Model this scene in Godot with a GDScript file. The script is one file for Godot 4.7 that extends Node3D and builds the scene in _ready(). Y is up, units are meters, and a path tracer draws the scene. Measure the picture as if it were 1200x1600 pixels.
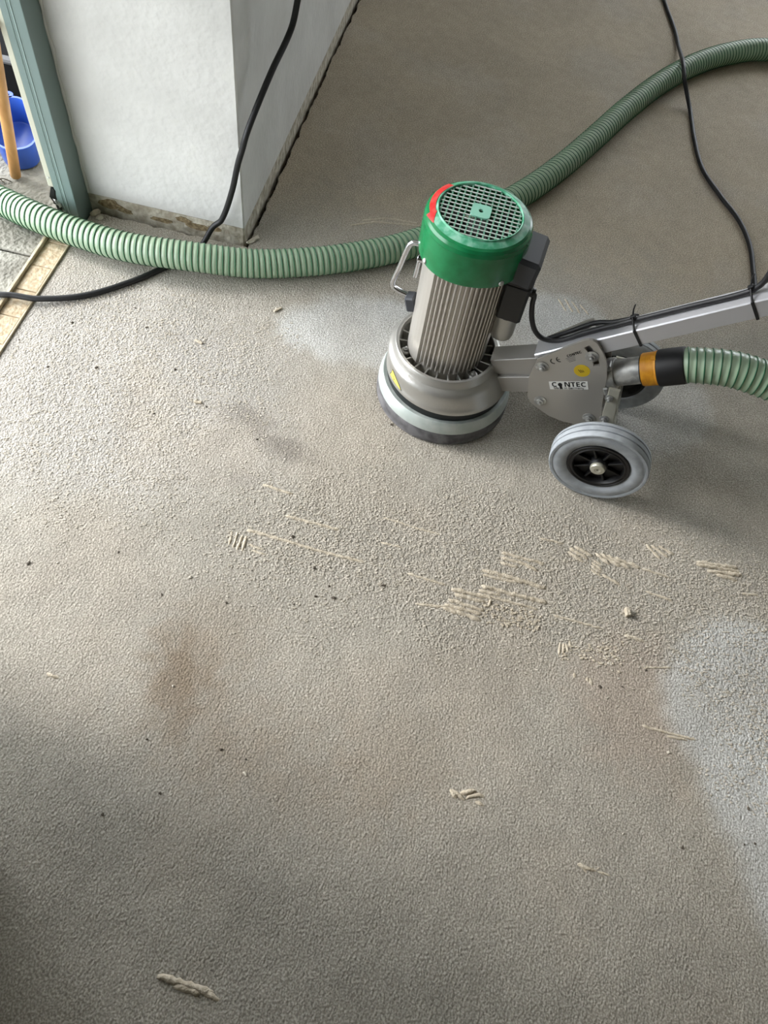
extends Node3D

# ---------------------------------------------------------------- helpers
var used := {}
var M := {}
var rng := RandomNumberGenerator.new()

func numbered(called: String) -> String:
	var n: int = used.get(called, 0)
	used[called] = n + 1
	return called if n == 0 else "%s_%03d" % [called, n]

func tag(o: Node, label: String, category: String, group := "") -> void:
	o.set_meta("label", label)
	o.set_meta("category", category)
	if group != "":
		o.set_meta("group", group)

func thing(called: String, label: String, category: String, at := Vector3.ZERO, turn := 0.0, group := "") -> Node3D:
	var o := Node3D.new()
	o.name = numbered(called)
	add_child(o)
	o.position = at
	o.rotation.y = turn
	tag(o, label, category, group)
	return o

func put(called: String, mesh: Mesh, material: Material, parent: Node = self, at := Transform3D()) -> MeshInstance3D:
	var o := MeshInstance3D.new()
	o.name = numbered(called) if parent == self else called
	o.mesh = mesh
	o.material_override = material
	o.transform = at
	o.cast_shadow = GeometryInstance3D.SHADOW_CASTING_SETTING_ON
	parent.add_child(o, true)
	return o

func struct(called: String, mesh: Mesh, material: Material, parent: Node = self, at := Transform3D()) -> MeshInstance3D:
	var o := put(called, mesh, material, parent, at)
	if parent == self:
		o.set_meta("kind", "structure")
	return o

func mat(c: Color, rough := 0.6, metal := 0.0) -> StandardMaterial3D:
	var m := StandardMaterial3D.new()
	m.albedo_color = c
	m.roughness = rough
	m.metallic = metal
	return m

func begin() -> SurfaceTool:
	var st := SurfaceTool.new()
	st.begin(Mesh.PRIMITIVE_TRIANGLES)
	return st

func done(st: SurfaceTool) -> ArrayMesh:
	st.generate_normals()
	return st.commit()

func quad(st: SurfaceTool, a: Vector3, b: Vector3, c: Vector3, d: Vector3) -> void:
	# a b c d anticlockwise seen from outside
	for p in [a, c, b, a, d, c]:
		st.add_vertex(p)

# chamfered box
func add_box(st: SurfaceTool, size: Vector3, bevel := 0.002, t := Transform3D()) -> void:
	var h := size * 0.5
	var b: float = minf(bevel, minf(h.x, minf(h.y, h.z)) * 0.95)
	st.set_smooth_group(-1)
	var f := func(x: float, y: float, z: float) -> Vector3: return t * Vector3(x, y, z)
	for s in [-1.0, 1.0]:
		var q := [f.call(s * h.x, -h.y + b, -h.z + b), f.call(s * h.x, h.y - b, -h.z + b), f.call(s * h.x, h.y - b, h.z - b), f.call(s * h.x, -h.y + b, h.z - b)]
		if s > 0: quad(st, q[0], q[1], q[2], q[3])
		else: quad(st, q[3], q[2], q[1], q[0])
		q = [f.call(-h.x + b, s * h.y, -h.z + b), f.call(-h.x + b, s * h.y, h.z - b), f.call(h.x - b, s * h.y, h.z - b), f.call(h.x - b, s * h.y, -h.z + b)]
		if s > 0: quad(st, q[0], q[1], q[2], q[3])
		else: quad(st, q[3], q[2], q[1], q[0])
		q = [f.call(-h.x + b, -h.y + b, s * h.z), f.call(h.x - b, -h.y + b, s * h.z), f.call(h.x - b, h.y - b, s * h.z), f.call(-h.x + b, h.y - b, s * h.z)]
		if s > 0: quad(st, q[0], q[1], q[2], q[3])
		else: quad(st, q[3], q[2], q[1], q[0])
	for s in [-1.0, 1.0]:
		for r in [-1.0, 1.0]:
			var q := [f.call(s * h.x, r * (h.y - b), -h.z + b), f.call(s * (h.x - b), r * h.y, -h.z + b), f.call(s * (h.x - b), r * h.y, h.z - b), f.call(s * h.x, r * (h.y - b), h.z - b)]
			if s * r > 0: quad(st, q[0], q[1], q[2], q[3])
			else: quad(st, q[3], q[2], q[1], q[0])
			q = [f.call(s * h.x, -h.y + b, r * (h.z - b)), f.call(s * h.x, h.y - b, r * (h.z - b)), f.call(s * (h.x - b), h.y - b, r * h.z), f.call(s * (h.x - b), -h.y + b, r * h.z)]
			if s * r > 0: quad(st, q[0], q[1], q[2], q[3])
			else: quad(st, q[3], q[2], q[1], q[0])
			q = [f.call(-h.x + b, s * h.y, r * (h.z - b)), f.call(-h.x + b, s * (h.y - b), r * h.z), f.call(h.x - b, s * (h.y - b), r * h.z), f.call(h.x - b, s * h.y, r * (h.z - b))]
			if s * r > 0: quad(st, q[0], q[1], q[2], q[3])
			else: quad(st, q[3], q[2], q[1], q[0])
			for k in [-1.0, 1.0]:
				var v := [f.call(s * h.x, r * (h.y - b), k * (h.z - b)), f.call(s * (h.x - b), r * h.y, k * (h.z - b)), f.call(s * (h.x - b), r * (h.y - b), k * h.z)]
				var o := [0, 1, 2] if s * r * k < 0 else [0, 2, 1]
				for i in o: st.add_vertex(v[i])

func box(size: Vector3, bevel := 0.002, t := Transform3D()) -> ArrayMesh:
	var st := begin()
	add_box(st, size, bevel, t)
	return done(st)

func span(a: Vector3, b: Vector3, bevel := 0.002) -> ArrayMesh:
	return box(b - a, bevel, Transform3D(Basis(), (a + b) * 0.5))

# lathe: profile of Vector2(r, y) round the y axis; shift moves a ring's centre; squarish bends the circle
func add_lathe(st: SurfaceTool, prof: Array, segs := 48, t := Transform3D(), shift = null, lobes = null) -> void:
	var group := 1
	var last := Vector2.ZERO
	for i in prof.size() - 1:
		var p: Vector2 = prof[i]
		var q: Vector2 = prof[i + 1]
		var dir := (q - p).normalized()
		if i > 0 and absf(last.angle_to(dir)) > 0.62:
			group = group % 30 + 1
		last = dir
		st.set_smooth_group(group)
		var pc: Vector3 = shift.call(p.y) if shift != null else Vector3.ZERO
		var qc: Vector3 = shift.call(q.y) if shift != null else Vector3.ZERO
		for k in segs:
			var a := TAU * k / segs
			var b := TAU * (k + 1) / segs
			var la: float = lobes.call(a, p.y) if lobes != null else 1.0
			var lb: float = lobes.call(b, p.y) if lobes != null else 1.0
			var v1 := t * (pc + Vector3(p.x * la * cos(a), p.y, p.x * la * sin(a)))
			var v2 := t * (pc + Vector3(p.x * lb * cos(b), p.y, p.x * lb * sin(b)))
			var v3 := t * (qc + Vector3(q.x * lb * cos(b), q.y, q.x * lb * sin(b)))
			var v4 := t * (qc + Vector3(q.x * la * cos(a), q.y, q.x * la * sin(a)))
			if p.x < 1e-6:
				for v in [v1, v3, v4]: st.add_vertex(v)
			elif q.x < 1e-6:
				for v in [v1, v2, v4]: st.add_vertex(v)
			else:
				for v in [v1, v2, v3, v1, v3, v4]: st.add_vertex(v)

func lathe(prof: Array, segs := 48, t := Transform3D(), shift = null, lobes = null) -> ArrayMesh:
	var st := begin()
	add_lathe(st, prof, segs, t, shift, lobes)
	return done(st)

# frame with its y axis along dir
func along(at: Vector3, dir: Vector3) -> Transform3D:
	var y := dir.normalized()
	var x := y.cross(Vector3(0.3, 0.1, 1.0)).normalized()
	return Transform3D(Basis(x, y, x.cross(y)), at)

func rod(a: Vector3, b: Vector3, r: float, segs := 20, bevel := 0.0008) -> ArrayMesh:
	var l := a.distance_to(b)
	return lathe([Vector2(0, 0), Vector2(r - bevel, 0), Vector2(r, bevel), Vector2(r, l - bevel), Vector2(r - bevel, l), Vector2(0, l)], segs, along(a, b - a))

func smooth_path(pts: Array, step: float) -> Array:
	var c := Curve3D.new()
	c.bake_interval = step * 0.5
	for i in pts.size():
		var a: Vector3 = pts[maxi(i - 1, 0)]
		var p: Vector3 = pts[i]
		var b: Vector3 = pts[mini(i + 1, pts.size() - 1)]
		var d := (b - a)
		var la := p.distance_to(a)
		var lb := p.distance_to(b)
		var dn := d.normalized()
		c.add_point(p, -dn * la * 0.34, dn * lb * 0.34)
	var out := []
	var n := int(c.get_baked_length() / step)
	for i in n + 1:
		out.append(c.sample_baked(c.get_baked_length() * i / n, true))
	return out

# frames carried along a path without twist: array of Transform3D whose z axis runs along the path
func frames(path: Array) -> Array:
	var out := []
	var up := Vector3.UP
	for i in path.size():
		var d: Vector3 = (path[mini(i + 1, path.size() - 1)] - path[maxi(i - 1, 0)]).normalized()
		if i == 0 and absf(d.y) > 0.95:
			up = Vector3.RIGHT
		var x := up.cross(d).normalized()
		up = d.cross(x).normalized()
		out.append(Transform3D(Basis(x, up, d), path[i]))
	return out

# tube along frames; radius(i) and optional start angle
func sweep(fr: Array, radius: Callable, segs := 16, caps := true) -> ArrayMesh:
	var v := PackedVector3Array()
	var nn := PackedVector3Array()
	var ix := PackedInt32Array()
	var n := fr.size()
	for i in n:
		var t: Transform3D = fr[i]
		var r: float = radius.call(i)
		var slope: float = 0.0
		if i > 0 and i < n - 1:
			slope = (radius.call(i + 1) - radius.call(i - 1)) / maxf(fr[i + 1].origin.distance_to(fr[i - 1].origin), 1e-6)
		for k in segs + 1:
			var a := TAU * k / segs
			var o := t.basis.x * cos(a) + t.basis.y * sin(a)
			v.append(t.origin + o * r)
			nn.append((o - t.basis.z * slope).normalized())
	for i in n - 1:
		for k in segs:
			var a := i * (segs + 1) + k
			ix.append_array([a, a + segs + 1, a + 1, a + 1, a + segs + 1, a + segs + 2])
	if caps:
		for e in [0, n - 1]:
			var c := v.size()
			var t: Transform3D = fr[e]
			var d: Vector3 = t.basis.z * (-1.0 if e == 0 else 1.0)
			v.append(t.origin)
			nn.append(d)
			for k in segs + 1:
				v.append(v[e * (segs + 1) + k])
				nn.append(d)
			for k in segs:
				ix.append_array([c, c + 1 + k, c + 2 + k] if e == 0 else [c, c + 2 + k, c + 1 + k])
	var arr := []
	arr.resize(Mesh.ARRAY_MAX)
	arr[Mesh.ARRAY_VERTEX] = v
	arr[Mesh.ARRAY_NORMAL] = nn
	arr[Mesh.ARRAY_INDEX] = ix
	var m := ArrayMesh.new()
	m.add_surface_from_arrays(Mesh.PRIMITIVE_TRIANGLES, arr)
	return m

func cord(pts: Array, r: float, segs := 12, step := 0.008) -> ArrayMesh:
	return sweep(frames(smooth_path(pts, step)), func(_i: int) -> float: return r, segs)

# flat polygon (x, y) pushed out along z by depth, edges chamfered
func prism(poly: PackedVector2Array, depth: float, t := Transform3D(), bevel := 0.0008) -> ArrayMesh:
	var st := begin()
	add_prism(st, poly, depth, t, bevel)
	return done(st)

func add_prism(st: SurfaceTool, poly: PackedVector2Array, depth: float, t := Transform3D(), bevel := 0.0008) -> void:
	st.set_smooth_group(-1)
	if Geometry2D.is_polygon_clockwise(poly):
		poly = poly.duplicate()
		poly.reverse()
	var inner := poly
	if bevel > 0.0:
		var off := Geometry2D.offset_polygon(poly, -bevel)
		if off.size() == 1 and off[0].size() == poly.size():
			inner = PackedVector2Array()
			for p in poly:
				var best: Vector2 = off[0][0]
				for q in off[0]:
					if q.distance_to(p) < best.distance_to(p): best = q
				inner.append(best)
		else:
			bevel = 0.0
	var n := poly.size()
	var tri := Geometry2D.triangulate_polygon(inner)
	for i in range(0, tri.size(), 3):
		var a := inner[tri[i]]
		var b := inner[tri[i + 1]]
		var c := inner[tri[i + 2]]
		if (b - a).cross(c - a) < 0:
			var s := b
			b = c
			c = s
		for p in [a, c, b]: st.add_vertex(t * Vector3(p.x, p.y, depth))
		for p in [a, b, c]: st.add_vertex(t * Vector3(p.x, p.y, 0))
	for i in n:
		var j := (i + 1) % n
		var a := poly[i]
		var b := poly[j]
		var c := inner[i]
		var d := inner[j]
		quad(st, t * Vector3(a.x, a.y, bevel), t * Vector3(b.x, b.y, bevel), t * Vector3(b.x, b.y, depth - bevel), t * Vector3(a.x, a.y, depth - bevel))
		if bevel > 0.0:
			quad(st, t * Vector3(a.x, a.y, depth - bevel), t * Vector3(b.x, b.y, depth - bevel), t * Vector3(d.x, d.y, depth), t * Vector3(c.x, c.y, depth))
			quad(st, t * Vector3(c.x, c.y, 0), t * Vector3(d.x, d.y, 0), t * Vector3(b.x, b.y, bevel), t * Vector3(a.x, a.y, bevel))

# a polygon with a hole in it, joined by a hair-thin slit
func with_hole(outer: PackedVector2Array, hole: PackedVector2Array) -> PackedVector2Array:
	var o := outer.duplicate()
	var h := hole.duplicate()
	if Geometry2D.is_polygon_clockwise(o): o.reverse()
	if not Geometry2D.is_polygon_clockwise(h): h.reverse()
	var bi := 0
	var bj := 0
	for i in o.size():
		for j in h.size():
			if o[i].distance_to(h[j]) < o[bi].distance_to(h[bj]):
				bi = i
				bj = j
	var nudge := (h[bj] - o[bi]).orthogonal().normalized() * 0.00004
	var out := PackedVector2Array()
	for i in bi + 1: out.append(o[i])
	for j in h.size(): out.append(h[(bj + j) % h.size()])
	out.append(h[bj] + nudge)
	out.append(o[bi] + nudge)
	for i in range(bi + 1, o.size()): out.append(o[i])
	return out

func disc_poly(r: float, n := 20, c := Vector2.ZERO, ry := -1.0) -> PackedVector2Array:
	var p := PackedVector2Array()
	for i in n:
		p.append(c + Vector2(r * cos(TAU * i / n), (r if ry < 0 else ry) * sin(TAU * i / n)))
	return p

# irregular lump, flattened below
func lump(seed_: int, size: Vector3, rough := 0.25) -> ArrayMesh:
	var r := RandomNumberGenerator.new()
	r.seed = seed_
	var st := begin()
	st.set_smooth_group(-1)
	var rings := 4
	var segs := 7
	var v := []
	for i in rings + 1:
		var row := []
		for k in segs:
			var th := PI * i / rings
			var ph := TAU * (k + 0.5 * (i % 2)) / segs
			var s := 1.0 + r.randf_range(-rough, rough)
			row.append(Vector3(sin(th) * cos(ph) * s * size.x, maxf(cos(th) * s, -0.55) * size.y, sin(th) * sin(ph) * s * size.z))
		if i == 0 or i == rings:
			for k in segs: row[k] = Vector3(0, (1.0 if i == 0 else -0.55) * size.y, 0)
		v.append(row)
	for i in rings:
		for k in segs:
			var j := (k + 1) % segs
			for p in [v[i][k], v[i][j], v[i + 1][j], v[i][k], v[i + 1][j], v[i + 1][k]]: st.add_vertex(p + Vector3(0, size.y * 0.5, 0))
	return done(st)

func noise(freq: float, seed_: int, octaves := 3, kind := FastNoiseLite.TYPE_SIMPLEX_SMOOTH) -> FastNoiseLite:
	var n := FastNoiseLite.new()
	n.noise_type = kind
	n.seed = seed_
	n.frequency = freq
	n.fractal_octaves = octaves
	return n

func noise_tex(size: int, freq: float, seed_: int, lo: Color, hi: Color, octaves := 4, contrast := 1.0) -> ImageTexture:
	var im := noise(freq, seed_, octaves).get_seamless_image(size, size)
	var src := im.get_data()
	var data := PackedByteArray()
	data.resize(size * size * 3)
	for i in size * size:
		var t := clampf((src[i] / 255.0 - 0.5) * contrast + 0.5, 0.0, 1.0)
		var c := lo.lerp(hi, t)
		data[i * 3] = int(c.r * 255)
		data[i * 3 + 1] = int(c.g * 255)
		data[i * 3 + 2] = int(c.b * 255)
	return ImageTexture.create_from_image(Image.create_from_data(size, size, false, Image.FORMAT_RGB8, data))

func grey_tex(size: int, freq: float, seed_: int, octaves := 4) -> ImageTexture:
	return ImageTexture.create_from_image(noise(freq, seed_, octaves).get_seamless_image(size, size))

func wrapped(m: StandardMaterial3D, tex: Texture2D, metres: float) -> StandardMaterial3D:
	m.albedo_texture = tex
	m.uv1_triplanar = true
	m.uv1_world_triplanar = true
	m.uv1_scale = Vector3.ONE / metres
	return m

func relief(m: StandardMaterial3D, tex: Texture2D, cm: float, metres := 0.0) -> StandardMaterial3D:
	m.heightmap_enabled = true
	m.heightmap_texture = tex
	m.heightmap_scale = cm
	if metres > 0.0:
		m.uv1_triplanar = true
		m.uv1_world_triplanar = true
		m.uv1_scale = Vector3.ONE / metres
	return m

# ---------------------------------------------------------------- scene
func _ready() -> void:
	rng.seed = 11
	# camera
	var cam := Camera3D.new()
	cam.name = "camera"
	add_child(cam)
	cam.transform = Transform3D(Basis(Vector3(0.9732, 0.1088, -0.2025), Vector3(-0.2295, 0.5099, -0.8291), Vector3(0.0130, 0.8533, 0.5212)).orthonormalized(), Vector3(0.5041, 1.3, 1.4501))
	cam.keep_aspect = Camera3D.KEEP_HEIGHT
	cam.fov = rad_to_deg(2.0 * atan(800.0 / 1200.0))
	cam.near = 0.02
	cam.far = 60.0
	# sky and exposure
	var env := Environment.new()
	env.background_mode = Environment.BG_SKY
	var sky := Sky.new()
	var ps := ProceduralSkyMaterial.new()
	ps.sky_top_color = Color(0.95, 0.97, 1.0)
	ps.sky_horizon_color = Color(0.965, 0.98, 1.0)
	ps.ground_bottom_color = Color(0.45, 0.44, 0.42)
	ps.ground_horizon_color = Color(0.60, 0.60, 0.60)
	ps.sun_angle_max = 0.0
	ps.sky_energy_multiplier = 1.0
	sky.sky_material = ps
	env.sky = sky
	env.tonemap_mode = Environment.TONE_MAPPER_LINEAR
	env.tonemap_exposure = 9.6
	env.sdfgi_enabled = true
	env.ssao_enabled = true
	env.ssil_enabled = true
	var we := WorldEnvironment.new()
	we.name = "environment"
	we.environment = env
	add_child(we)
	# hazy low sun through the open door
	var sun := DirectionalLight3D.new()
	sun.name = "sun"
	add_child(sun)
	sun.look_at_from_position(Vector3.ZERO, Vector3(0.99 * cos(deg_to_rad(31)), -sin(deg_to_rad(31)), 0.13 * cos(deg_to_rad(31))))
	sun.light_energy = 0.115
	sun.light_color = Color(1.0, 0.99, 0.98)
	sun.light_angular_distance = 16.0
	sun.shadow_enabled = true
	sun.sky_mode = DirectionalLight3D.SKY_MODE_LIGHT_ONLY
	materials()
	room()
	outside()
	grinder()
	hose_and_cables()
	debris()

func materials() -> void:
	M.plaster = relief(wrapped(mat(Color(1, 1, 1), 0.85), noise_tex(512, 0.006, 5, Color(0.75, 0.75, 0.73), Color(0.80, 0.80, 0.78), 4, 1.3), 0.7), grey_tex(512, 0.05, 6, 4), 0.10)
	M.bare = wrapped(mat(Color(1, 1, 1), 0.9), noise_tex(256, 0.01, 14, Color(0.52, 0.49, 0.45), Color(0.62, 0.59, 0.55), 4, 1.5), 1.2)
	M.ceiling = mat(Color(0.85, 0.85, 0.83), 0.9)
	M.raw = relief(wrapped(mat(Color(1, 1, 1), 0.9), noise_tex(512, 0.02, 15, Color(0.61, 0.58, 0.51), Color(0.77, 0.75, 0.69), 4, 1.8), 0.35), grey_tex(256, 0.05, 16, 5), 0.3)
	M.dirt = wrapped(mat(Color(1, 1, 1), 0.95), noise_tex(256, 0.03, 17, Color(0.16, 0.12, 0.09), Color(0.36, 0.31, 0.25), 4, 2.0), 0.2)
	M.paver = relief(wrapped(mat(Color(1, 1, 1), 0.9), noise_tex(512, 0.012, 21, Color(0.45, 0.44, 0.40), Color(0.575, 0.565, 0.525), 5, 2.2), 0.6), grey_tex(512, 0.08, 22, 4), 0.35)
	M.teal = mat(Color(0.425, 0.49, 0.475), 0.28)
	M.teal_worn = mat(Color(0.58, 0.66, 0.64), 0.4)
	M.cream = mat(Color(0.70, 0.70, 0.63), 0.45)
	M.chip = relief(wrapped(mat(Color(1, 1, 1), 0.85), noise_tex(512, 0.03, 25, Color(0.66, 0.58, 0.46), Color(0.765, 0.715, 0.62), 5, 1.4), 0.25), grey_tex(256, 0.08, 26, 4), 0.15)
	M.lip = wrapped(mat(Color(1, 1, 1), 0.7), noise_tex(256, 0.02, 27, Color(0.66, 0.60, 0.48), Color(0.79, 0.75, 0.65), 4, 2.0), 0.3)
	M.black = mat(Color(0.035, 0.035, 0.04), 0.5)
	M.rubber = mat(Color(0.055, 0.055, 0.06), 0.55)
	M.wood = wrapped(mat(Color(1, 1, 1), 0.5), noise_tex(256, 0.01, 29, Color(0.60, 0.43, 0.24), Color(0.71, 0.54, 0.33), 4, 2.0), 0.3)
	M.wood.uv1_scale = Vector3(12, 1.5, 12)
	M.blue = mat(Color(0.16, 0.30, 0.62), 0.3)
	M.crate = mat(Color(0.075, 0.075, 0.075), 0.95)
	M.crate.metallic_specular = 0.2
	M.crate_rim = mat(Color(0.22, 0.22, 0.22), 0.6)
	# metals and plastics of the machine
	M.cast = relief(mat(Color(0.71, 0.705, 0.685), 0.38, 0.75), grey_tex(256, 0.06, 31, 4), 0.03, 0.12)
	M.fin = mat(Color(0.76, 0.745, 0.715), 0.34, 0.6)
	M.alu = mat(Color(0.64, 0.63, 0.61), 0.4, 0.5)
	M.zinc = wrapped(mat(Color(1, 1, 1), 0.42, 0.55), noise_tex(256, 0.02, 33, Color(0.58, 0.58, 0.57), Color(0.80, 0.80, 0.78), 4, 2.5), 0.12)
	M.chrome = mat(Color(0.85, 0.86, 0.88), 0.12, 1.0)
	M.ring = wrapped(mat(Color(1, 1, 1), 0.5, 0.35), noise_tex(256, 0.02, 35, Color(0.66, 0.70, 0.68), Color(0.75, 0.775, 0.755), 4, 2.0), 0.2)
	M.skirt = wrapped(mat(Color(1, 1, 1), 0.7), noise_tex(256, 0.02, 36, Color(0.28, 0.275, 0.28), Color(0.43, 0.425, 0.43), 4, 2.0), 0.15)
	M.green = wrapped(mat(Color(1, 1, 1), 0.24), noise_tex(512, 0.012, 37, Color(0.06, 0.43, 0.24), Color(0.11, 0.49, 0.30), 4, 1.5), 0.2)
	M.green_dusty = wrapped(mat(Color(1, 1, 1), 0.5), noise_tex(512, 0.012, 38, Color(0.20, 0.56, 0.40), Color(0.56, 0.76, 0.67), 5, 2.4), 0.16)
	M.red = wrapped(mat(Color(1, 1, 1), 0.45), noise_tex(256, 0.02, 39, Color(0.80, 0.10, 0.11), Color(0.78, 0.30, 0.28), 4, 2.6), 0.09)
	M.gap = mat(Color(0.05, 0.075, 0.08), 0.5)
	M.dark = mat(Color(0.02, 0.02, 0.02), 0.7)
	M.box_lid = mat(Color(0.22, 0.23, 0.25), 0.5)
	M.box_body = mat(Color(0.07, 0.07, 0.07), 0.45)
	M.tire = wrapped(mat(Color(1, 1, 1), 0.55), noise_tex(256, 0.02, 41, Color(0.57, 0.59, 0.605), Color(0.64, 0.66, 0.675), 4, 2.0), 0.15)
	M.white = mat(Color(0.88, 0.88, 0.86), 0.5)
	M.yellow = mat(Color(0.80, 0.68, 0.10), 0.5)
	M.pale_yellow = mat(Color(0.84, 0.78, 0.36), 0.5)
	M.tape = wrapped(mat(Color(1, 1, 1), 0.55), noise_tex(256, 0.02, 43, Color(0.77, 0.50, 0.05), Color(0.84, 0.59, 0.10), 4, 2.0), 0.08)
	M.ink = mat(Color(0.04, 0.04, 0.05), 0.6)
	M.faint_ink = mat(Color(0.33, 0.33, 0.33), 0.6)
	M.hose = mat(Color(0.615, 0.69, 0.59), 0.34)
	M.hose.backlight_enabled = true
	M.hose.backlight = Color(0.45, 0.55, 0.42)
	M.hose_rib = mat(Color(0.12, 0.36, 0.23), 0.4)
	M.cable = mat(Color(0.045, 0.047, 0.05), 0.55)
	M.cable_grey = mat(Color(0.13, 0.13, 0.135), 0.5)
	M.glue = relief(wrapped(mat(Color(1, 1, 1), 0.85), noise_tex(256, 0.03, 45, Color(0.68, 0.635, 0.555), Color(0.775, 0.735, 0.66), 4, 2.0), 0.08), grey_tex(256, 0.08, 46, 3), 0.1)
	M.flake = wrapped(mat(Color(1, 1, 1), 0.9), noise_tex(256, 0.03, 47, Color(0.42, 0.36, 0.26), Color(0.60, 0.54, 0.42), 4, 2.0), 0.1)
	M.bar_pale = mat(Color(0.80, 0.83, 0.80), 0.5)
	M.bar_green = mat(Color(0.33, 0.52, 0.43), 0.5)
	M.fan = mat(Color(0.34, 0.34, 0.34), 0.6)
	M.bar_plate = mat(Color(0.52, 0.75, 0.66), 0.5)
	M.plate = relief(mat(Color(0.68, 0.665, 0.635), 0.42, 0.5), grey_tex(256, 0.05, 32, 3), 0.01, 0.1)
	M.tube = mat(Color(0.76, 0.76, 0.77), 0.3, 0.4)
	M.zinc_pale = mat(Color(0.74, 0.73, 0.67), 0.4, 0.4)
	M.grit = wrapped(mat(Color(1, 1, 1), 0.9), noise_tex(256, 0.03, 48, Color(0.66, 0.63, 0.57), Color(0.77, 0.74, 0.69), 4, 2.0), 0.3)
	M.glass = mat(Color(0.95, 0.97, 0.97, 0.06), 0.02)
	M.glass.transparency = BaseMaterial3D.TRANSPARENCY_ALPHA
	M.crumb = mat(Color(0.30, 0.27, 0.23), 0.9)
	M.chipwhite = mat(Color(0.78, 0.75, 0.69), 0.8)

# ---------------------------------------------------------------- the room
const FX0 := -0.4
const FX1 := 1.6
const FZ0 := -1.9
const FZ1 := 1.7

func seg_mix(x: float, lo: float, hi: float) -> float:
	return smoothstep(lo, hi, x)

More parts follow.
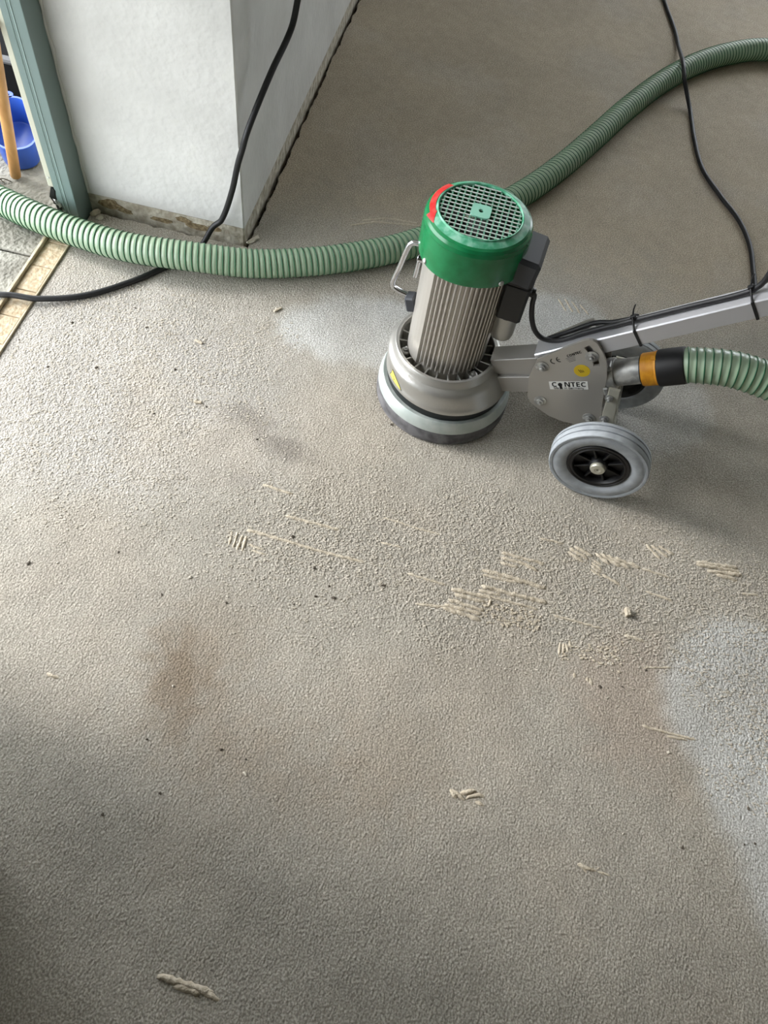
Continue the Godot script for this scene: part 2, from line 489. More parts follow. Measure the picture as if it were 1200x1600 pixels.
func floor_material() -> StandardMaterial3D:
	# colour of the screed: ground patches, stains and cloudy cement, laid out in floor metres
	var w := 512
	var h := 922
	var n1 := noise(1.0, 51, 4)
	var n2 := noise(1.0, 52, 4)
	var ground := [[1.225, 0.88, 0.175], [1.30, 1.0, 0.185], [1.37, 1.13, 0.19], [0.30, 0.20, 0.115], [0.40, 0.19, 0.12], [0.215, 0.22, 0.07], [0.62, 0.10, 0.12], [0.80, 0.05, 0.13], [1.0, 0.2, 0.16]]
	var stains := [[0.212, 1.074, 0.055, 0.10, 0.42, 0.9], [0.30, 1.14, 0.16, 0.10, 0.0, 0.45], [0.24, 0.99, 0.11, 0.12, 0.4, 0.40], [0.60, 1.12, 0.13, 0.10, 0.2, 0.35], [0.42, 1.20, 0.2, 0.08, 0.0, 0.3]]
	var greys := [[0.165, 0.505, 0.07, 0.035, -0.2, 0.5], [0.255, 0.56, 0.07, 0.03, -0.2, 0.6], [0.20, 0.66, 0.05, 0.03, 0.0, 0.25]]
	var data := PackedByteArray()
	data.resize(w * h * 3)
	for j in h:
		var z := FZ0 + (FZ1 - FZ0) * (j + 0.5) / h
		for i in w:
			var x := FX0 + (FX1 - FX0) * (i + 0.5) / w
			var a := n1.get_noise_2d(x * 3.0, z * 3.0)
			var b := n2.get_noise_2d(x * 22.0, z * 22.0)
			var c := Vector3(0.70, 0.679, 0.63)
			# beige dust in the back of the room
			c = c.lerp(Vector3(0.705, 0.66, 0.58), seg_mix(-z + 0.1 * a + 0.05 * b, 0.05, 0.35))
			# pale lime by the door
			c = c.lerp(Vector3(0.715, 0.70, 0.67), seg_mix(0.55 - Vector2(x + 0.15, (z - 0.48) * 1.3).length() + 0.12 * a + 0.05 * b, 0.0, 0.3) * 0.8)
			# pinkish worn cement
			c = c.lerp(Vector3(0.705, 0.672, 0.615), clampf(n1.get_noise_2d(x * 2.2 + 9.0, z * 2.2 + 4.0) * 1.4, 0.0, 0.6))
			c = c.lerp(Vector3(0.685, 0.63, 0.57), seg_mix(0.15 - Vector2(x - 1.0, (z - 0.93) * 0.7).length() + 0.05 * a + 0.04 * b, 0.0, 0.1) * 0.6)
			var g := 0.0
			for q in ground:
				var d: float = q[2] - Vector2(x - q[0], z - q[1]).length() + 0.012 * a + 0.010 * b
				g = maxf(g, seg_mix(d, -0.02, 0.03))
			c = c.lerp(Vector3(0.80, 0.805, 0.79), g * (0.8 + 0.35 * a))
			for q in stains:
				var p := Vector2(x - q[0], z - q[1]).rotated(q[4])
				var d := 1.0 - Vector2(p.x / q[2], p.y / q[3]).length() + 0.35 * a + 0.45 * b
				c = c.lerp(Vector3(0.48, 0.415, 0.335), seg_mix(d, -0.4, 1.0) * q[5] * 0.62)
			for q in greys:
				var p := Vector2(x - q[0], z - q[1]).rotated(q[4])
				var d := 1.0 - Vector2(p.x / q[2], p.y / q[3]).length() + 0.5 * a + 0.6 * b
				c = c.lerp(Vector3(0.50, 0.475, 0.44), seg_mix(d, -0.3, 1.0) * q[5])
			c *= 1.0 + 0.05 * a + 0.045 * b
			var at := (j * w + i) * 3
			data[at] = int(clampf(c.x, 0, 1) * 255)
			data[at + 1] = int(clampf(c.y, 0, 1) * 255)
			data[at + 2] = int(clampf(c.z, 0, 1) * 255)
	var im := Image.create_from_data(w, h, false, Image.FORMAT_RGB8, data)
	# grain: how high the sand and cement stand
	var n := 2048
	var fn := noise(0.20, 61, 2)
	fn.fractal_gain = 0.6
	var fine := fn.get_image(n, 3686)
	fine.resize(n, n)
	var cn := noise(0.085, 62, 3)
	cn.fractal_gain = 0.6
	var coarse := cn.get_image(n, 3686)
	coarse.resize(n, n)
	var wide := noise(0.006, 63, 3).get_image(n, 3686)
	wide.resize(n, n)
	var fd := fine.get_data()
	var cd := coarse.get_data()
	var wd := wide.get_data()
	# how rough: coarse where the adhesive was torn off and by the door, finer elsewhere
	var rw := 128
	var rough := PackedFloat32Array()
	rough.resize(rw * rw)
	for j in rw:
		var z := FZ0 + (FZ1 - FZ0) * (j + 0.5) / rw
		for i in rw:
			var x := FX0 + (FX1 - FX0) * (i + 0.5) / rw
			var a := n1.get_noise_2d(x * 3.0 + 30.0, z * 3.0)
			var r := 0.35
			r = maxf(r, seg_mix(0.19 - absf(z - 0.72 + 0.05 * (x - 0.7)) + 0.1 * a, 0.0, 0.1) * seg_mix(x, 0.1, 0.4))
			r = maxf(r, 0.95 * seg_mix(0.42 - Vector2(x + 0.15, z - 0.5).length() + 0.2 * a, 0.0, 0.25))
			r = maxf(r, 0.95 * seg_mix(0.2 - Vector2(x - 1.28, z - 0.9).length() + 0.1 * a, 0.0, 0.1))
			r *= 1.0 - 0.72 * seg_mix(-z + 0.15 * a, 0.1, 0.5)
			rough[j * rw + i] = r
	var out := PackedByteArray()
	out.resize(n * n)
	for j in n:
		var row := (j * rw / n) * rw
		var at := j * n
		for i in n:
			var r: float = rough[row + (i >> 4)]
			var v: float = 128.0 + (fd[at] - 128) * (0.11 + 0.12 * r) + (cd[at] - 128) * r * 0.27 + (wd[at] - 128) * 0.3
			out[at] = clampi(int(v), 0, 255)
			at += 1
	var m := mat(Color(1, 1, 1), 0.88)
	m.albedo_texture = ImageTexture.create_from_image(im)
	m.detail_enabled = true
	m.detail_uv_layer = BaseMaterial3D.DETAIL_UV_2
	m.detail_blend_mode = BaseMaterial3D.BLEND_MODE_MUL
	m.detail_albedo = noise_tex(1024, 0.11, 65, Color(0.76, 0.75, 0.74), Color(1.0, 1.0, 1.0), 4, 2.4)
	relief(m, ImageTexture.create_from_image(Image.create_from_data(n, n, false, Image.FORMAT_L8, out)), 0.8)
	return m

func floor_mesh() -> ArrayMesh:
	# two slabs with torn edges along the wall, so that an open joint remains
	var v := PackedVector3Array()
	var uv := PackedVector2Array()
	var uv2 := PackedVector2Array()
	var nn := PackedVector3Array()
	var add := func(a: Vector3, b: Vector3, c: Vector3, d: Vector3, n: Vector3) -> void:
		for p in [a, b, c, a, c, d]:
			v.append(p)
			uv.append(Vector2((p.x - FX0) / (FX1 - FX0), (p.z - FZ0) / (FZ1 - FZ0)))
			uv2.append(Vector2(p.x, p.z + p.y) / 0.5)
			nn.append(n)
	var nz := noise(18.0, 71, 4)
	var zs := []
	var z := -3.05
	while z < 0.018:
		zs.append(z)
		z += 0.012
	zs.append(0.018)
	for i in zs.size() - 1:
		var a: float = 0.0105 + 0.008 * nz.get_noise_1d(zs[i])
		var b: float = 0.0105 + 0.008 * nz.get_noise_1d(zs[i + 1])
		add.call(Vector3(a, 0, zs[i]), Vector3(4.05, 0, zs[i]), Vector3(4.05, 0, zs[i + 1]), Vector3(b, 0, zs[i + 1]), Vector3.UP)
		add.call(Vector3(a, -0.05, zs[i]), Vector3(a, 0, zs[i]), Vector3(b, 0, zs[i + 1]), Vector3(b, -0.05, zs[i + 1]), Vector3.LEFT)
	var x0: float = 0.0105 + 0.008 * nz.get_noise_1d(0.018)
	var xs := []
	var x := -0.379
	while x < x0:
		xs.append(x)
		x += 0.012
	xs.append(x0)
	for i in xs.size() - 1:
		var a: float = 0.014 + 0.008 * nz.get_noise_1d(xs[i] + 7.0) * (1.0 if i > 0 else 0.0)
		var b: float = 0.014 + (0.008 * nz.get_noise_1d(xs[i + 1] + 7.0) if i < xs.size() - 2 else 0.0)
		add.call(Vector3(xs[i], 0, a), Vector3(xs[i + 1], 0, b), Vector3(xs[i + 1], 0, 1.35), Vector3(xs[i], 0, 1.35), Vector3.UP)
		add.call(Vector3(xs[i], -0.05, a), Vector3(xs[i + 1], -0.05, b), Vector3(xs[i + 1], 0, b), Vector3(xs[i], 0, a), Vector3.FORWARD)
	add.call(Vector3(x0, 0, 0.018), Vector3(4.05, 0, 0.018), Vector3(4.05, 0, 3.25), Vector3(x0, 0, 3.25), Vector3.UP)
	add.call(Vector3(-0.379, -0.05, 0.018), Vector3(-0.379, 0, 0.018), Vector3(-0.379, 0, 1.35), Vector3(-0.379, -0.05, 1.35), Vector3.LEFT)
	var arr := []
	arr.resize(Mesh.ARRAY_MAX)
	arr[Mesh.ARRAY_VERTEX] = v
	arr[Mesh.ARRAY_NORMAL] = nn
	arr[Mesh.ARRAY_TEX_UV] = uv
	arr[Mesh.ARRAY_TEX_UV2] = uv2
	var m := ArrayMesh.new()
	m.add_surface_from_arrays(Mesh.PRIMITIVE_TRIANGLES, arr)
	return m

func room() -> void:
	var fl := struct("floor", floor_mesh(), floor_material())
	fl.set_meta("label", "rough ground cement floor with torn adhesive marks")
	put("joint_bed", span(Vector3(-0.39, -0.12, -3.1), Vector3(4.2, -0.026, 3.3), 0.0), M.dirt, fl)
	adhesive(fl)
	grit(fl, "grit", M.grit, 18000, 0.0)
	grit(fl, "adhesive_crumbs", M.glue, 260, 1.0)
	# wall with the door reveal
	var wl := struct("wall_left", span(Vector3(-0.484, 0.040, -3.1), Vector3(0, 2.62, 0), 0.003), M.plaster)
	wl.set_meta("label", "white plastered wall corner and door reveal")
	var base := begin()
	add_box(base, Vector3(0.478, 0.16, 3.1), 0.004, Transform3D(Basis(), Vector3(-0.240, -0.036, -1.552)))
	put("bare_base", done(base), M.raw, wl)
	# peeled plaster flakes on the bare base
	for f in [[-0.335, 0.022, 0.030, 0.013], [-0.30, 0.012, 0.02, 0.008], [-0.155, 0.026, 0.022, 0.008], [-0.115, 0.015, 0.035, 0.010], [-0.075, 0.022, 0.016, 0.008], [-0.21, 0.010, 0.03, 0.007]]:
		var poly := PackedVector2Array()
		for i in 11:
			var a := TAU * i / 11
			var r := rng.randf_range(0.7, 1.15)
			poly.append(Vector2(f[0] + cos(a) * f[2] * r, f[1] + sin(a) * f[3] * r))
		put("plaster_flake", prism(poly, 0.0018, Transform3D(Basis(), Vector3(0, 0, -0.0030)), 0.0), M.flake, wl)
	var wl2 := struct("wall_left_001", span(Vector3(-0.49, -0.05, 1.36), Vector3(0, 2.62, 3.3), 0.003), M.plaster)
	wl2.set_meta("label", "white wall on the near side of the door")
	struct("wall_left_002", span(Vector3(-0.49, 2.15, 0), Vector3(0, 2.62, 1.36), 0.003), M.plaster).set_meta("label", "white lintel over the door")
	# back wall with a wide window above the sill
	var wb := begin()
	add_box(wb, Vector3(4.69, 0.60, 0.2), 0.002, Transform3D(Basis(), Vector3(1.855, 0.25, -3.2)))
	add_box(wb, Vector3(4.69, 0.32, 0.2), 0.002, Transform3D(Basis(), Vector3(1.855, 2.46, -3.2)))
	add_box(wb, Vector3(1.59, 1.75, 0.2), 0.002, Transform3D(Basis(), Vector3(0.305, 1.425, -3.2)))
	add_box(wb, Vector3(0.90, 1.75, 0.2), 0.002, Transform3D(Basis(), Vector3(3.75, 1.425, -3.2)))
	struct("wall_back", done(wb), M.plaster)
	var wf := begin()
	for x in [1.125, 2.20, 3.275]:
		add_box(wf, Vector3(0.05, 1.75, 0.06), 0.004, Transform3D(Basis(), Vector3(x, 1.425, -3.2)))
	for y in [0.575, 2.275]:
		add_box(wf, Vector3(2.2, 0.05, 0.06), 0.004, Transform3D(Basis(), Vector3(2.20, y, -3.2)))
	var win := struct("window_1", done(wf), M.white)
	put("pane", span(Vector3(1.15, 0.60, -3.204), Vector3(2.175, 2.25, -3.198), 0.0), M.glass, win)
	put("pane", span(Vector3(2.225, 0.60, -3.204), Vector3(3.25, 2.25, -3.198), 0.0), M.glass, win)
	struct("wall_right", span(Vector3(4.0, -0.05, -3.1), Vector3(4.2, 2.62, 3.3), 0.003), M.plaster)
	struct("wall_front", span(Vector3(-0.49, -0.05, 3.2), Vector3(4.2, 2.62, 3.4), 0.003), M.bare)
	struct("ceiling", span(Vector3(-0.49, 2.5, -3.3), Vector3(4.2, 2.7, 3.4), 0.003), M.ceiling)
	# door frame
	for side in [0, 1]:
		var d := struct("door_1" if side == 0 else "door_2", span(Vector3(-0.431, -0.02, 0.0), Vector3(-0.3855, 2.15, 0.064), 0.0012), M.teal)
		d.set_meta("label", "teal steel door jamb with fine beads" if side == 0 else "teal steel jamb of the closed leaf")
		put("cover_strip", span(Vector3(-0.4455, 0.088 if side == 0 else 0.0, 0.0), Vector3(-0.4315, 2.15, 0.061), 0.0015), M.cream, d)
		put("bead", span(Vector3(-0.4172, 0.0, 0.062), Vector3(-0.4155, 2.15, 0.0655), 0.0006), M.teal_worn, d)
		put("bead", span(Vector3(-0.4085, 0.0, 0.062), Vector3(-0.4065, 2.15, 0.0655), 0.0006), M.teal_worn, d)
		put("web", span(Vector3(-0.430, 0.05, 0.063), Vector3(-0.4175, 2.15, 0.0648), 0.0005), M.teal, d)
		if side == 1:
			d.transform = Transform3D(Basis(Vector3(1, 0, 0), Vector3(0, 1, 0), Vector3(0, 0, -1)), Vector3(0, 0, 1.36))
		else:
			# torn black seal and bent metal at the foot
			put("torn_seal", lump(3, Vector3(0.009, 0.030, 0.006), 0.5), M.black, d, Transform3D(Basis(Vector3(0, 0, 1), -0.15), Vector3(-0.437, 0.046, 0.062)))
			put("torn_seal", lump(4, Vector3(0.007, 0.020, 0.005), 0.5), M.black, d, Transform3D(Basis(), Vector3(-0.432, 0.022, 0.064)))
			put("bent_lug", lump(5, Vector3(0.005, 0.014, 0.004), 0.5), M.zinc, d, Transform3D(Basis(Vector3(0, 0, 1), 0.4), Vector3(-0.427, 0.040, 0.065)))
			put("bent_lug", lump(6, Vector3(0.006, 0.010, 0.003), 0.5), M.zinc, d, Transform3D(Basis(Vector3(0, 0, 1), 0.2), Vector3(-0.421, 0.020, 0.0655)))
			put("screw", rod(Vector3(-0.4385, 0.112, 0.0600), Vector3(-0.4385, 0.112, 0.0620), 0.003, 10, 0.0003), M.zinc, d)
	# the closed leaf of the door, beyond the left edge of the picture
	var leaf := struct("door_3", span(Vector3(-0.455, 0.012, 1.12), Vector3(-0.41, 2.15, 1.326), 0.003), M.teal)
	leaf.set_meta("label", "closed teal door leaf")
	put("panel", span(Vector3(-0.462, 0.15, 1.15), Vector3(-0.403, 2.0, 1.29), 0.004), M.teal, leaf)
	put("handle", rod(Vector3(-0.403, 1.05, 1.14), Vector3(-0.36, 1.05, 1.14), 0.009), M.chrome, leaf)
	# plaster bead where the wall meets the jamb
	var pts := []
	for i in 90:
		pts.append(Vector3(-0.384 + 0.0025 * sin(i * 1.7) * sin(i * 0.31), 0.045 + i * 0.024, 0.0005))
	put("plaster_bead", sweep(frames(pts), func(i: int) -> float: return 0.0035 + 0.0014 * sin(i * 2.3) * cos(i * 0.9), 8), M.plaster, wl)
	# threshold: a shallow channel with a raised lip and pieces of board in it
	var th := struct("trim_1", span(Vector3(-0.440, -0.05, 0.068), Vector3(-0.381, 0.001, 1.324), 0.001), M.chip)
	th.set_meta("label", "worn wooden threshold strip under the hose")
	put("lip", span(Vector3(-0.4415, -0.02, 0.068), Vector3(-0.4335, 0.011, 1.324), 0.0016), M.lip, th)
	put("edge", span(Vector3(-0.3845, -0.02, 0.068), Vector3(-0.380, 0.0045, 1.324), 0.001), M.lip, th)
	z_board(th)
	# debris in the open joint
	for i in 46:
		var s := rng.randf_range(0.003, 0.0075)
		var along_front := i < 20
		var at := Vector3(rng.randf_range(-0.36, 0.0), -0.022, rng.randf_range(0.004, 0.014)) if along_front else Vector3(rng.randf_range(0.004, 0.013), -0.022, -pow(rng.randf(), 1.6) * 0.9)
		var o := put("rubble", lump(200 + i % 8, Vector3(s, s * 0.9 + 0.003, s), 0.35), [M.raw, M.dirt, M.glue][i % 3], fl, Transform3D(Basis(Vector3.UP, rng.randf() * TAU), at))
		o.set_meta("label", "crumb of rubble in the open joint along the wall")
	# plaster fragments fallen at the corner
	put("rubble", lump(301, Vector3(0.022, 0.006, 0.006), 0.3), M.chipwhite, fl, Transform3D(Basis(Vector3.UP, 1.0), Vector3(0.016, 0.0, -0.015)))
	put("rubble", lump(302, Vector3(0.010, 0.005, 0.006), 0.3), M.chipwhite, fl, Transform3D(Basis(Vector3.UP, 0.3), Vector3(0.0, 0.0, 0.026)))
	put("rubble", lump(303, Vector3(0.014, 0.010, 0.008), 0.3), M.glue, fl, Transform3D(Basis(Vector3.UP, 0.9), Vector3(-0.368, 0.0, 0.02)))
	put("rubble", lump(304, Vector3(0.009, 0.006, 0.008), 0.3), M.raw, fl, Transform3D(Basis(Vector3.UP, 0.4), Vector3(-0.352, 0.0, 0.03)))

func z_board(th: Node3D) -> void:
	var z := 0.07
	while z < 1.31:
		var l := rng.randf_range(0.045, 0.085)
		var z1 := minf(z + l, 1.322)
		var top := rng.randf_range(0.0020, 0.0052)
		put("board_piece", span(Vector3(-0.4325, -0.001, z), Vector3(-0.3850, top, z1 - 0.0026), 0.0008), M.chip, th)
		z = z1

# ---------------------------------------------------------------- outside the door
func outside() -> void:
	var g := struct("floor_001", span(Vector3(-9.0, -0.25, -9.0), Vector3(-0.445, -0.045, 9.0), 0.0), M.paver)
	g.set_meta("label", "pale concrete slabs outside the door")
	for i in range(-4, 4):
		for j in range(-5, 6):
			var x1 := -0.4425 - (i + 4) * 0.505
			var z0 := 0.204 + j * 0.505
			put("paving_slab", span(Vector3(x1 - 0.499, -0.046, z0), Vector3(x1, 0.0 - 0.001 * ((i * 3 + j * 5) & 1), z0 + 0.499), 0.0025), M.paver, g)
	struct("ceiling_001", span(Vector3(-2.3, 2.42, -4.0), Vector3(-0.49, 2.6, 5.0), 0.004), M.bare).set_meta("label", "underside of the balcony above the door")
	# wooden handle
	var foot := Vector3(-0.598, 0.004, -0.045)
	var top := foot + Vector3(0.095, 0.30, 0.078)
	var hh := put("broom_handle", lathe([Vector2(0, 0), Vector2(0.0095, 0), Vector2(0.0125, 0.003), Vector2(0.0125, 0.485), Vector2(0.009, 0.489), Vector2(0, 0.489)], 20, along(foot, top - foot)), M.wood)
	tag(hh, "round light wooden stick leaning beside the blue tub", "stick")
	# blue tub
	var t := thing("oval_tub", "blue plastic oval tub standing outside on the slabs", "tub", Vector3(-0.640, 0.0, -0.158), atan2(0.85, -0.53))
	var ov := func(a: float, _y: float) -> float:
		return 1.0 / pow(pow(absf(cos(a)), 2.6) + pow(absf(sin(a)) / 0.50, 2.6), 1.0 / 2.6)
	put("shell", lathe([Vector2(0, 0.0), Vector2(0.090, 0.0), Vector2(0.097, 0.004), Vector2(0.107, 0.062), Vector2(0.111, 0.064), Vector2(0.111, 0.067), Vector2(0.104, 0.067), Vector2(0.093, 0.008), Vector2(0.088, 0.005), Vector2(0, 0.005)], 56, Transform3D(), null, ov), M.blue, t)
	var lug := begin()
	add_lathe(lug, [Vector2(0.007, 0), Vector2(0.016, 0), Vector2(0.016, 0.004), Vector2(0.007, 0.004), Vector2(0.007, 0)], 20, Transform3D(Basis(), Vector3(0.118, 0.063, 0)))
	put("lug", done(lug), M.blue, t)
	# dark crate further back
	var c := thing("crate", "low dark grey plastic crate behind the blue tub", "crate", Vector3(-0.985, 0, -0.62), 0.0)
	var bx := begin()
	for e in [-1.0, 1.0]:
		add_box(bx, Vector3(0.70, 0.10, 0.010), 0.003, Transform3D(Basis(), Vector3(0, 0.05, e * 0.27)))
		add_box(bx, Vector3(0.010, 0.10, 0.53), 0.003, Transform3D(Basis(), Vector3(e * 0.345, 0.05, 0)))
	add_box(bx, Vector3(0.69, 0.010, 0.53), 0.003, Transform3D(Basis(), Vector3(0, 0.006, 0)))
	put("body", done(bx), M.crate, c)
	var rim := begin()
	for e in [-1.0, 1.0]:
		add_box(rim, Vector3(0.73, 0.012, 0.026), 0.004, Transform3D(Basis(), Vector3(0, 0.102, e * 0.274)))
		add_box(rim, Vector3(0.026, 0.012, 0.55), 0.004, Transform3D(Basis(), Vector3(e * 0.350, 0.102, 0)))
	put("rim", done(rim), M.crate_rim, c)
	# dry twigs on the slab
	for i in 3:
		var a := Vector3(-0.600 - 0.012 * i, 0.0015, -0.024 + 0.011 * i)
		var o := put("dry_twig", cord([a, a + Vector3(-0.02, 0.006, 0.004 - 0.01 * i), a + Vector3(-0.035, 0.001, 0.016 - 0.006 * i)], 0.0014, 6, 0.004), M.crumb)
		tag(o, "thin dry twig lying at the foot of the wooden stick", "twig", "dry twigs on the slab")

# ---------------------------------------------------------------- adhesive left on the floor
func ridge_mesh(pts: Array, width: float, seed_: int) -> ArrayMesh:
	# a trowel ridge: half round bar, uneven in width and height
	var nz := noise(60.0, seed_, 3)
	var path := []
	for i in pts.size() - 1:
		var a: Vector2 = pts[i]
		var b: Vector2 = pts[i + 1]
		var n := maxi(2, int(a.distance_to(b) / 0.005))
		for k in n:
			path.append(a.lerp(b, float(k) / n))
	path.append(pts[-1])
	var st := begin()
	st.set_smooth_group(1)
	var rows := []
	for i in path.size():
		var p: Vector2 = path[i]
		var q: Vector2 = path[mini(i + 1, path.size() - 1)]
		var o: Vector2 = path[maxi(i - 1, 0)]
		var side := (q - o).orthogonal().normalized()
		var s := 1.0 + 0.55 * nz.get_noise_1d(p.x * 3.0 + p.y * 5.0)
		var hgt := width * 0.42 * (1.0 + 0.7 * nz.get_noise_1d(p.x * 4.0 + p.y * 3.0 + 9.0))
		if i == 0 or i == path.size() - 1:
			s *= 0.55
			hgt *= 0.25
		p += side * width * 0.3 * nz.get_noise_1d(p.x * 2.0 + 40.0)
		var row := []
		for k in 6:
			var a := PI * k / 5.0
			var lat := cos(a) * width * 0.5 * s
			row.append(Vector3(p.x + side.x * lat, sin(a) * hgt - 0.0006, p.y + side.y * lat))
		rows.append(row)
	for i in rows.size() - 1:
		for k in 5:
			for v in [rows[i][k], rows[i + 1][k], rows[i + 1][k + 1], rows[i][k], rows[i + 1][k + 1], rows[i][k + 1]]: st.add_vertex(v)
	return done(st)

func adhesive(fl: Node3D) -> void:
	var patches := [
		["row of short pale adhesive ridges left of the long streak", [[4, 0.211, 0.775, 0.215, 0.806], [4, 0.222, 0.774, 0.224, 0.810], [5, 0.233, 0.778, 0.232, 0.812], [5, 0.240, 0.778, 0.242, 0.812], [4, 0.249, 0.795, 0.279, 0.800], [4, 0.256, 0.806, 0.288, 0.808]], false],
		["longest thin adhesive streak left of centre", [[5, 0.237, 0.766, 0.306, 0.769, 0.394, 0.775, 0.471, 0.775]], false],
		["thin adhesive streak above the longest one", [[5, 0.298, 0.716, 0.349, 0.718, 0.409, 0.719]], false],
		["short adhesive streak with a dark lower edge nearest the dark stain", [[5, 0.237, 0.659, 0.300, 0.665]], false],
		["short single adhesive streak in the middle of the rough band", [[4, 0.492, 0.725, 0.536, 0.725]], false],
		["dashed adhesive streak in front of the grinding head", [[3, 0.484, 0.669, 0.524, 0.672, 0.563, 0.676, 0.604, 0.677]], false],
		["broken adhesive streak leading to the block of ridges", [[4, 0.554, 0.777, 0.590, 0.780, 0.631, 0.782]], false],
		["faint low adhesive streak left of the block of ridges", [[3, 0.580, 0.835, 0.639, 0.826]], false],
		["block of parallel adhesive ridges with a torn lower edge", [[6, 0.642, 0.788, 0.723, 0.788], [6, 0.650, 0.797, 0.712, 0.799], [6, 0.640, 0.811, 0.710, 0.816], [6, 0.635, 0.822, 0.706, 0.825], [6, 0.630, 0.829, 0.707, 0.837], [4, 0.581, 0.835, 0.631, 0.830], [5, 0.720, 0.788, 0.718, 0.805]], false],
		["broad block of long adhesive ridges in front of the wheel", [[6, 0.727, 0.685, 0.814, 0.688], [6, 0.727, 0.696, 0.775, 0.698, 0.802, 0.707], [6, 0.727, 0.707, 0.764, 0.709], [7, 0.694, 0.734, 0.747, 0.734, 0.822, 0.740], [5, 0.697, 0.743, 0.767, 0.742], [7, 0.697, 0.767, 0.827, 0.770], [5, 0.694, 0.777, 0.737, 0.777], [5, 0.692, 0.785, 0.810, 0.788]], false],
		["herringbone of slanting adhesive ridges below the front wheel", [[6, 0.857, 0.648, 0.890, 0.663], [6, 0.860, 0.638, 0.898, 0.654], [6, 0.869, 0.632, 0.907, 0.646], [6, 0.912, 0.637, 0.943, 0.654], [6, 0.922, 0.635, 0.964, 0.654], [6, 0.935, 0.635, 0.983, 0.653], [6, 0.951, 0.637, 1.006, 0.646], [4, 1.006, 0.646, 1.064, 0.652], [5, 0.907, 0.652, 0.927, 0.662], [5, 0.906, 0.659, 0.928, 0.671], [5, 0.905, 0.666, 0.927, 0.678], [5, 0.905, 0.674, 0.926, 0.686], [5, 0.928, 0.681, 0.967, 0.695], [4, 0.798, 0.632, 0.847, 0.632]], false],
		["three short slanting ridges right of the herringbone", [[5, 1.014, 0.588, 1.044, 0.615], [5, 1.024, 0.587, 1.060, 0.607], [5, 1.040, 0.585, 1.073, 0.598]], false],
		["thick parallel ridges at the right edge of the floor", [[7, 1.117, 0.603, 1.204, 0.593], [7, 1.117, 0.608, 1.163, 0.604, 1.206, 0.600], [7, 1.139, 0.617, 1.212, 0.608], [6, 1.158, 0.620, 1.201, 0.623]], false],
		["folded scrap of adhesive alone on the smooth floor", [[6, 0.698, 1.148, 0.712, 1.159], [6, 0.700, 1.148, 0.726, 1.158], [7, 0.716, 1.151, 0.742, 1.140], [6, 0.726, 1.156, 0.746, 1.146, 0.756, 1.148], [5, 0.742, 1.157, 0.758, 1.161]], false],
		["pair of thick adhesive strips at the bottom of the floor", [[8, 0.328, 1.493, 0.360, 1.494, 0.387, 1.495, 0.411, 1.497], [8, 0.353, 1.499, 0.395, 1.501], [7, 0.391, 1.497, 0.422, 1.503]], false],
		["ragged adhesive scrap low on the right of the floor", [[5, 0.917, 1.215, 0.949, 1.218], [3, 0.949, 1.218, 0.973, 1.220], [4, 0.926, 1.217, 0.934, 1.223], [3, 0.955, 1.210, 0.948, 1.217]], false],
		["crumbled adhesive ridges by the pale ground patch", [[4, 0.858, 0.843, 0.858, 0.869], [4, 0.864, 0.843, 0.865, 0.866], [5, 0.870, 0.843, 0.875, 0.860], [4, 0.875, 0.835, 0.879, 0.849], [4, 0.840, 0.792, 0.933, 0.796], [6, 0.977, 0.799, 1.016, 0.802], [3, 1.014, 0.855, 1.070, 0.841], [5, 0.888, 0.896, 0.890, 0.906], [6, 0.912, 0.898, 0.915, 0.907], [6, 0.919, 0.899, 0.922, 0.913], [4, 1.015, 0.695, 1.069, 0.702], [4, 1.206, 0.651, 1.243, 0.644]], false],
		["thin ragged adhesive line at the edge of the pale ground patch", [[4, 1.016, 0.964, 1.056, 0.966, 1.114, 0.966], [4, 1.060, 0.972, 1.099, 0.971]], false],
		["single stub of adhesive at the left of the floor", [[5, -0.002, 1.118, 0.021, 1.120]], false],
		["cracked adhesive streaks behind the hose", [[4, 0.229, -0.149, 0.284, -0.183, 0.398, -0.208], [4, 0.252, -0.177, 0.312, -0.208, 0.390, -0.216]], false],
		["short ridges behind the terminal box", [[4, 0.776, -0.060, 0.799, -0.022], [4, 0.792, -0.065, 0.816, -0.023], [4, 0.810, -0.062, 0.834, -0.024], [4, 0.830, -0.057, 0.856, -0.027]], false],
	]
	var n := 0
	for p in patches:
		var holder := Node3D.new()
		holder.name = "adhesive_patch"
		fl.add_child(holder, true)
		holder.set_meta("label", p[0])
		for r in p[1]:
			var pts := []
			for i in range(1, r.size(), 2):
				pts.append(Vector2(r[i], r[i + 1]))
			put("ridge", ridge_mesh(pts, r[0] * 0.001 * 1.3, 400 + n), M.glue, holder)
			n += 1

# ---------------------------------------------------------------- the floor grinder
const MC := -0.0143   # the motor stands this far in front of the middle of the disc

func hood_shift(y: float) -> Vector3:
	return Vector3(MC * smoothstep(0.083, 0.14, y), 0, 0)

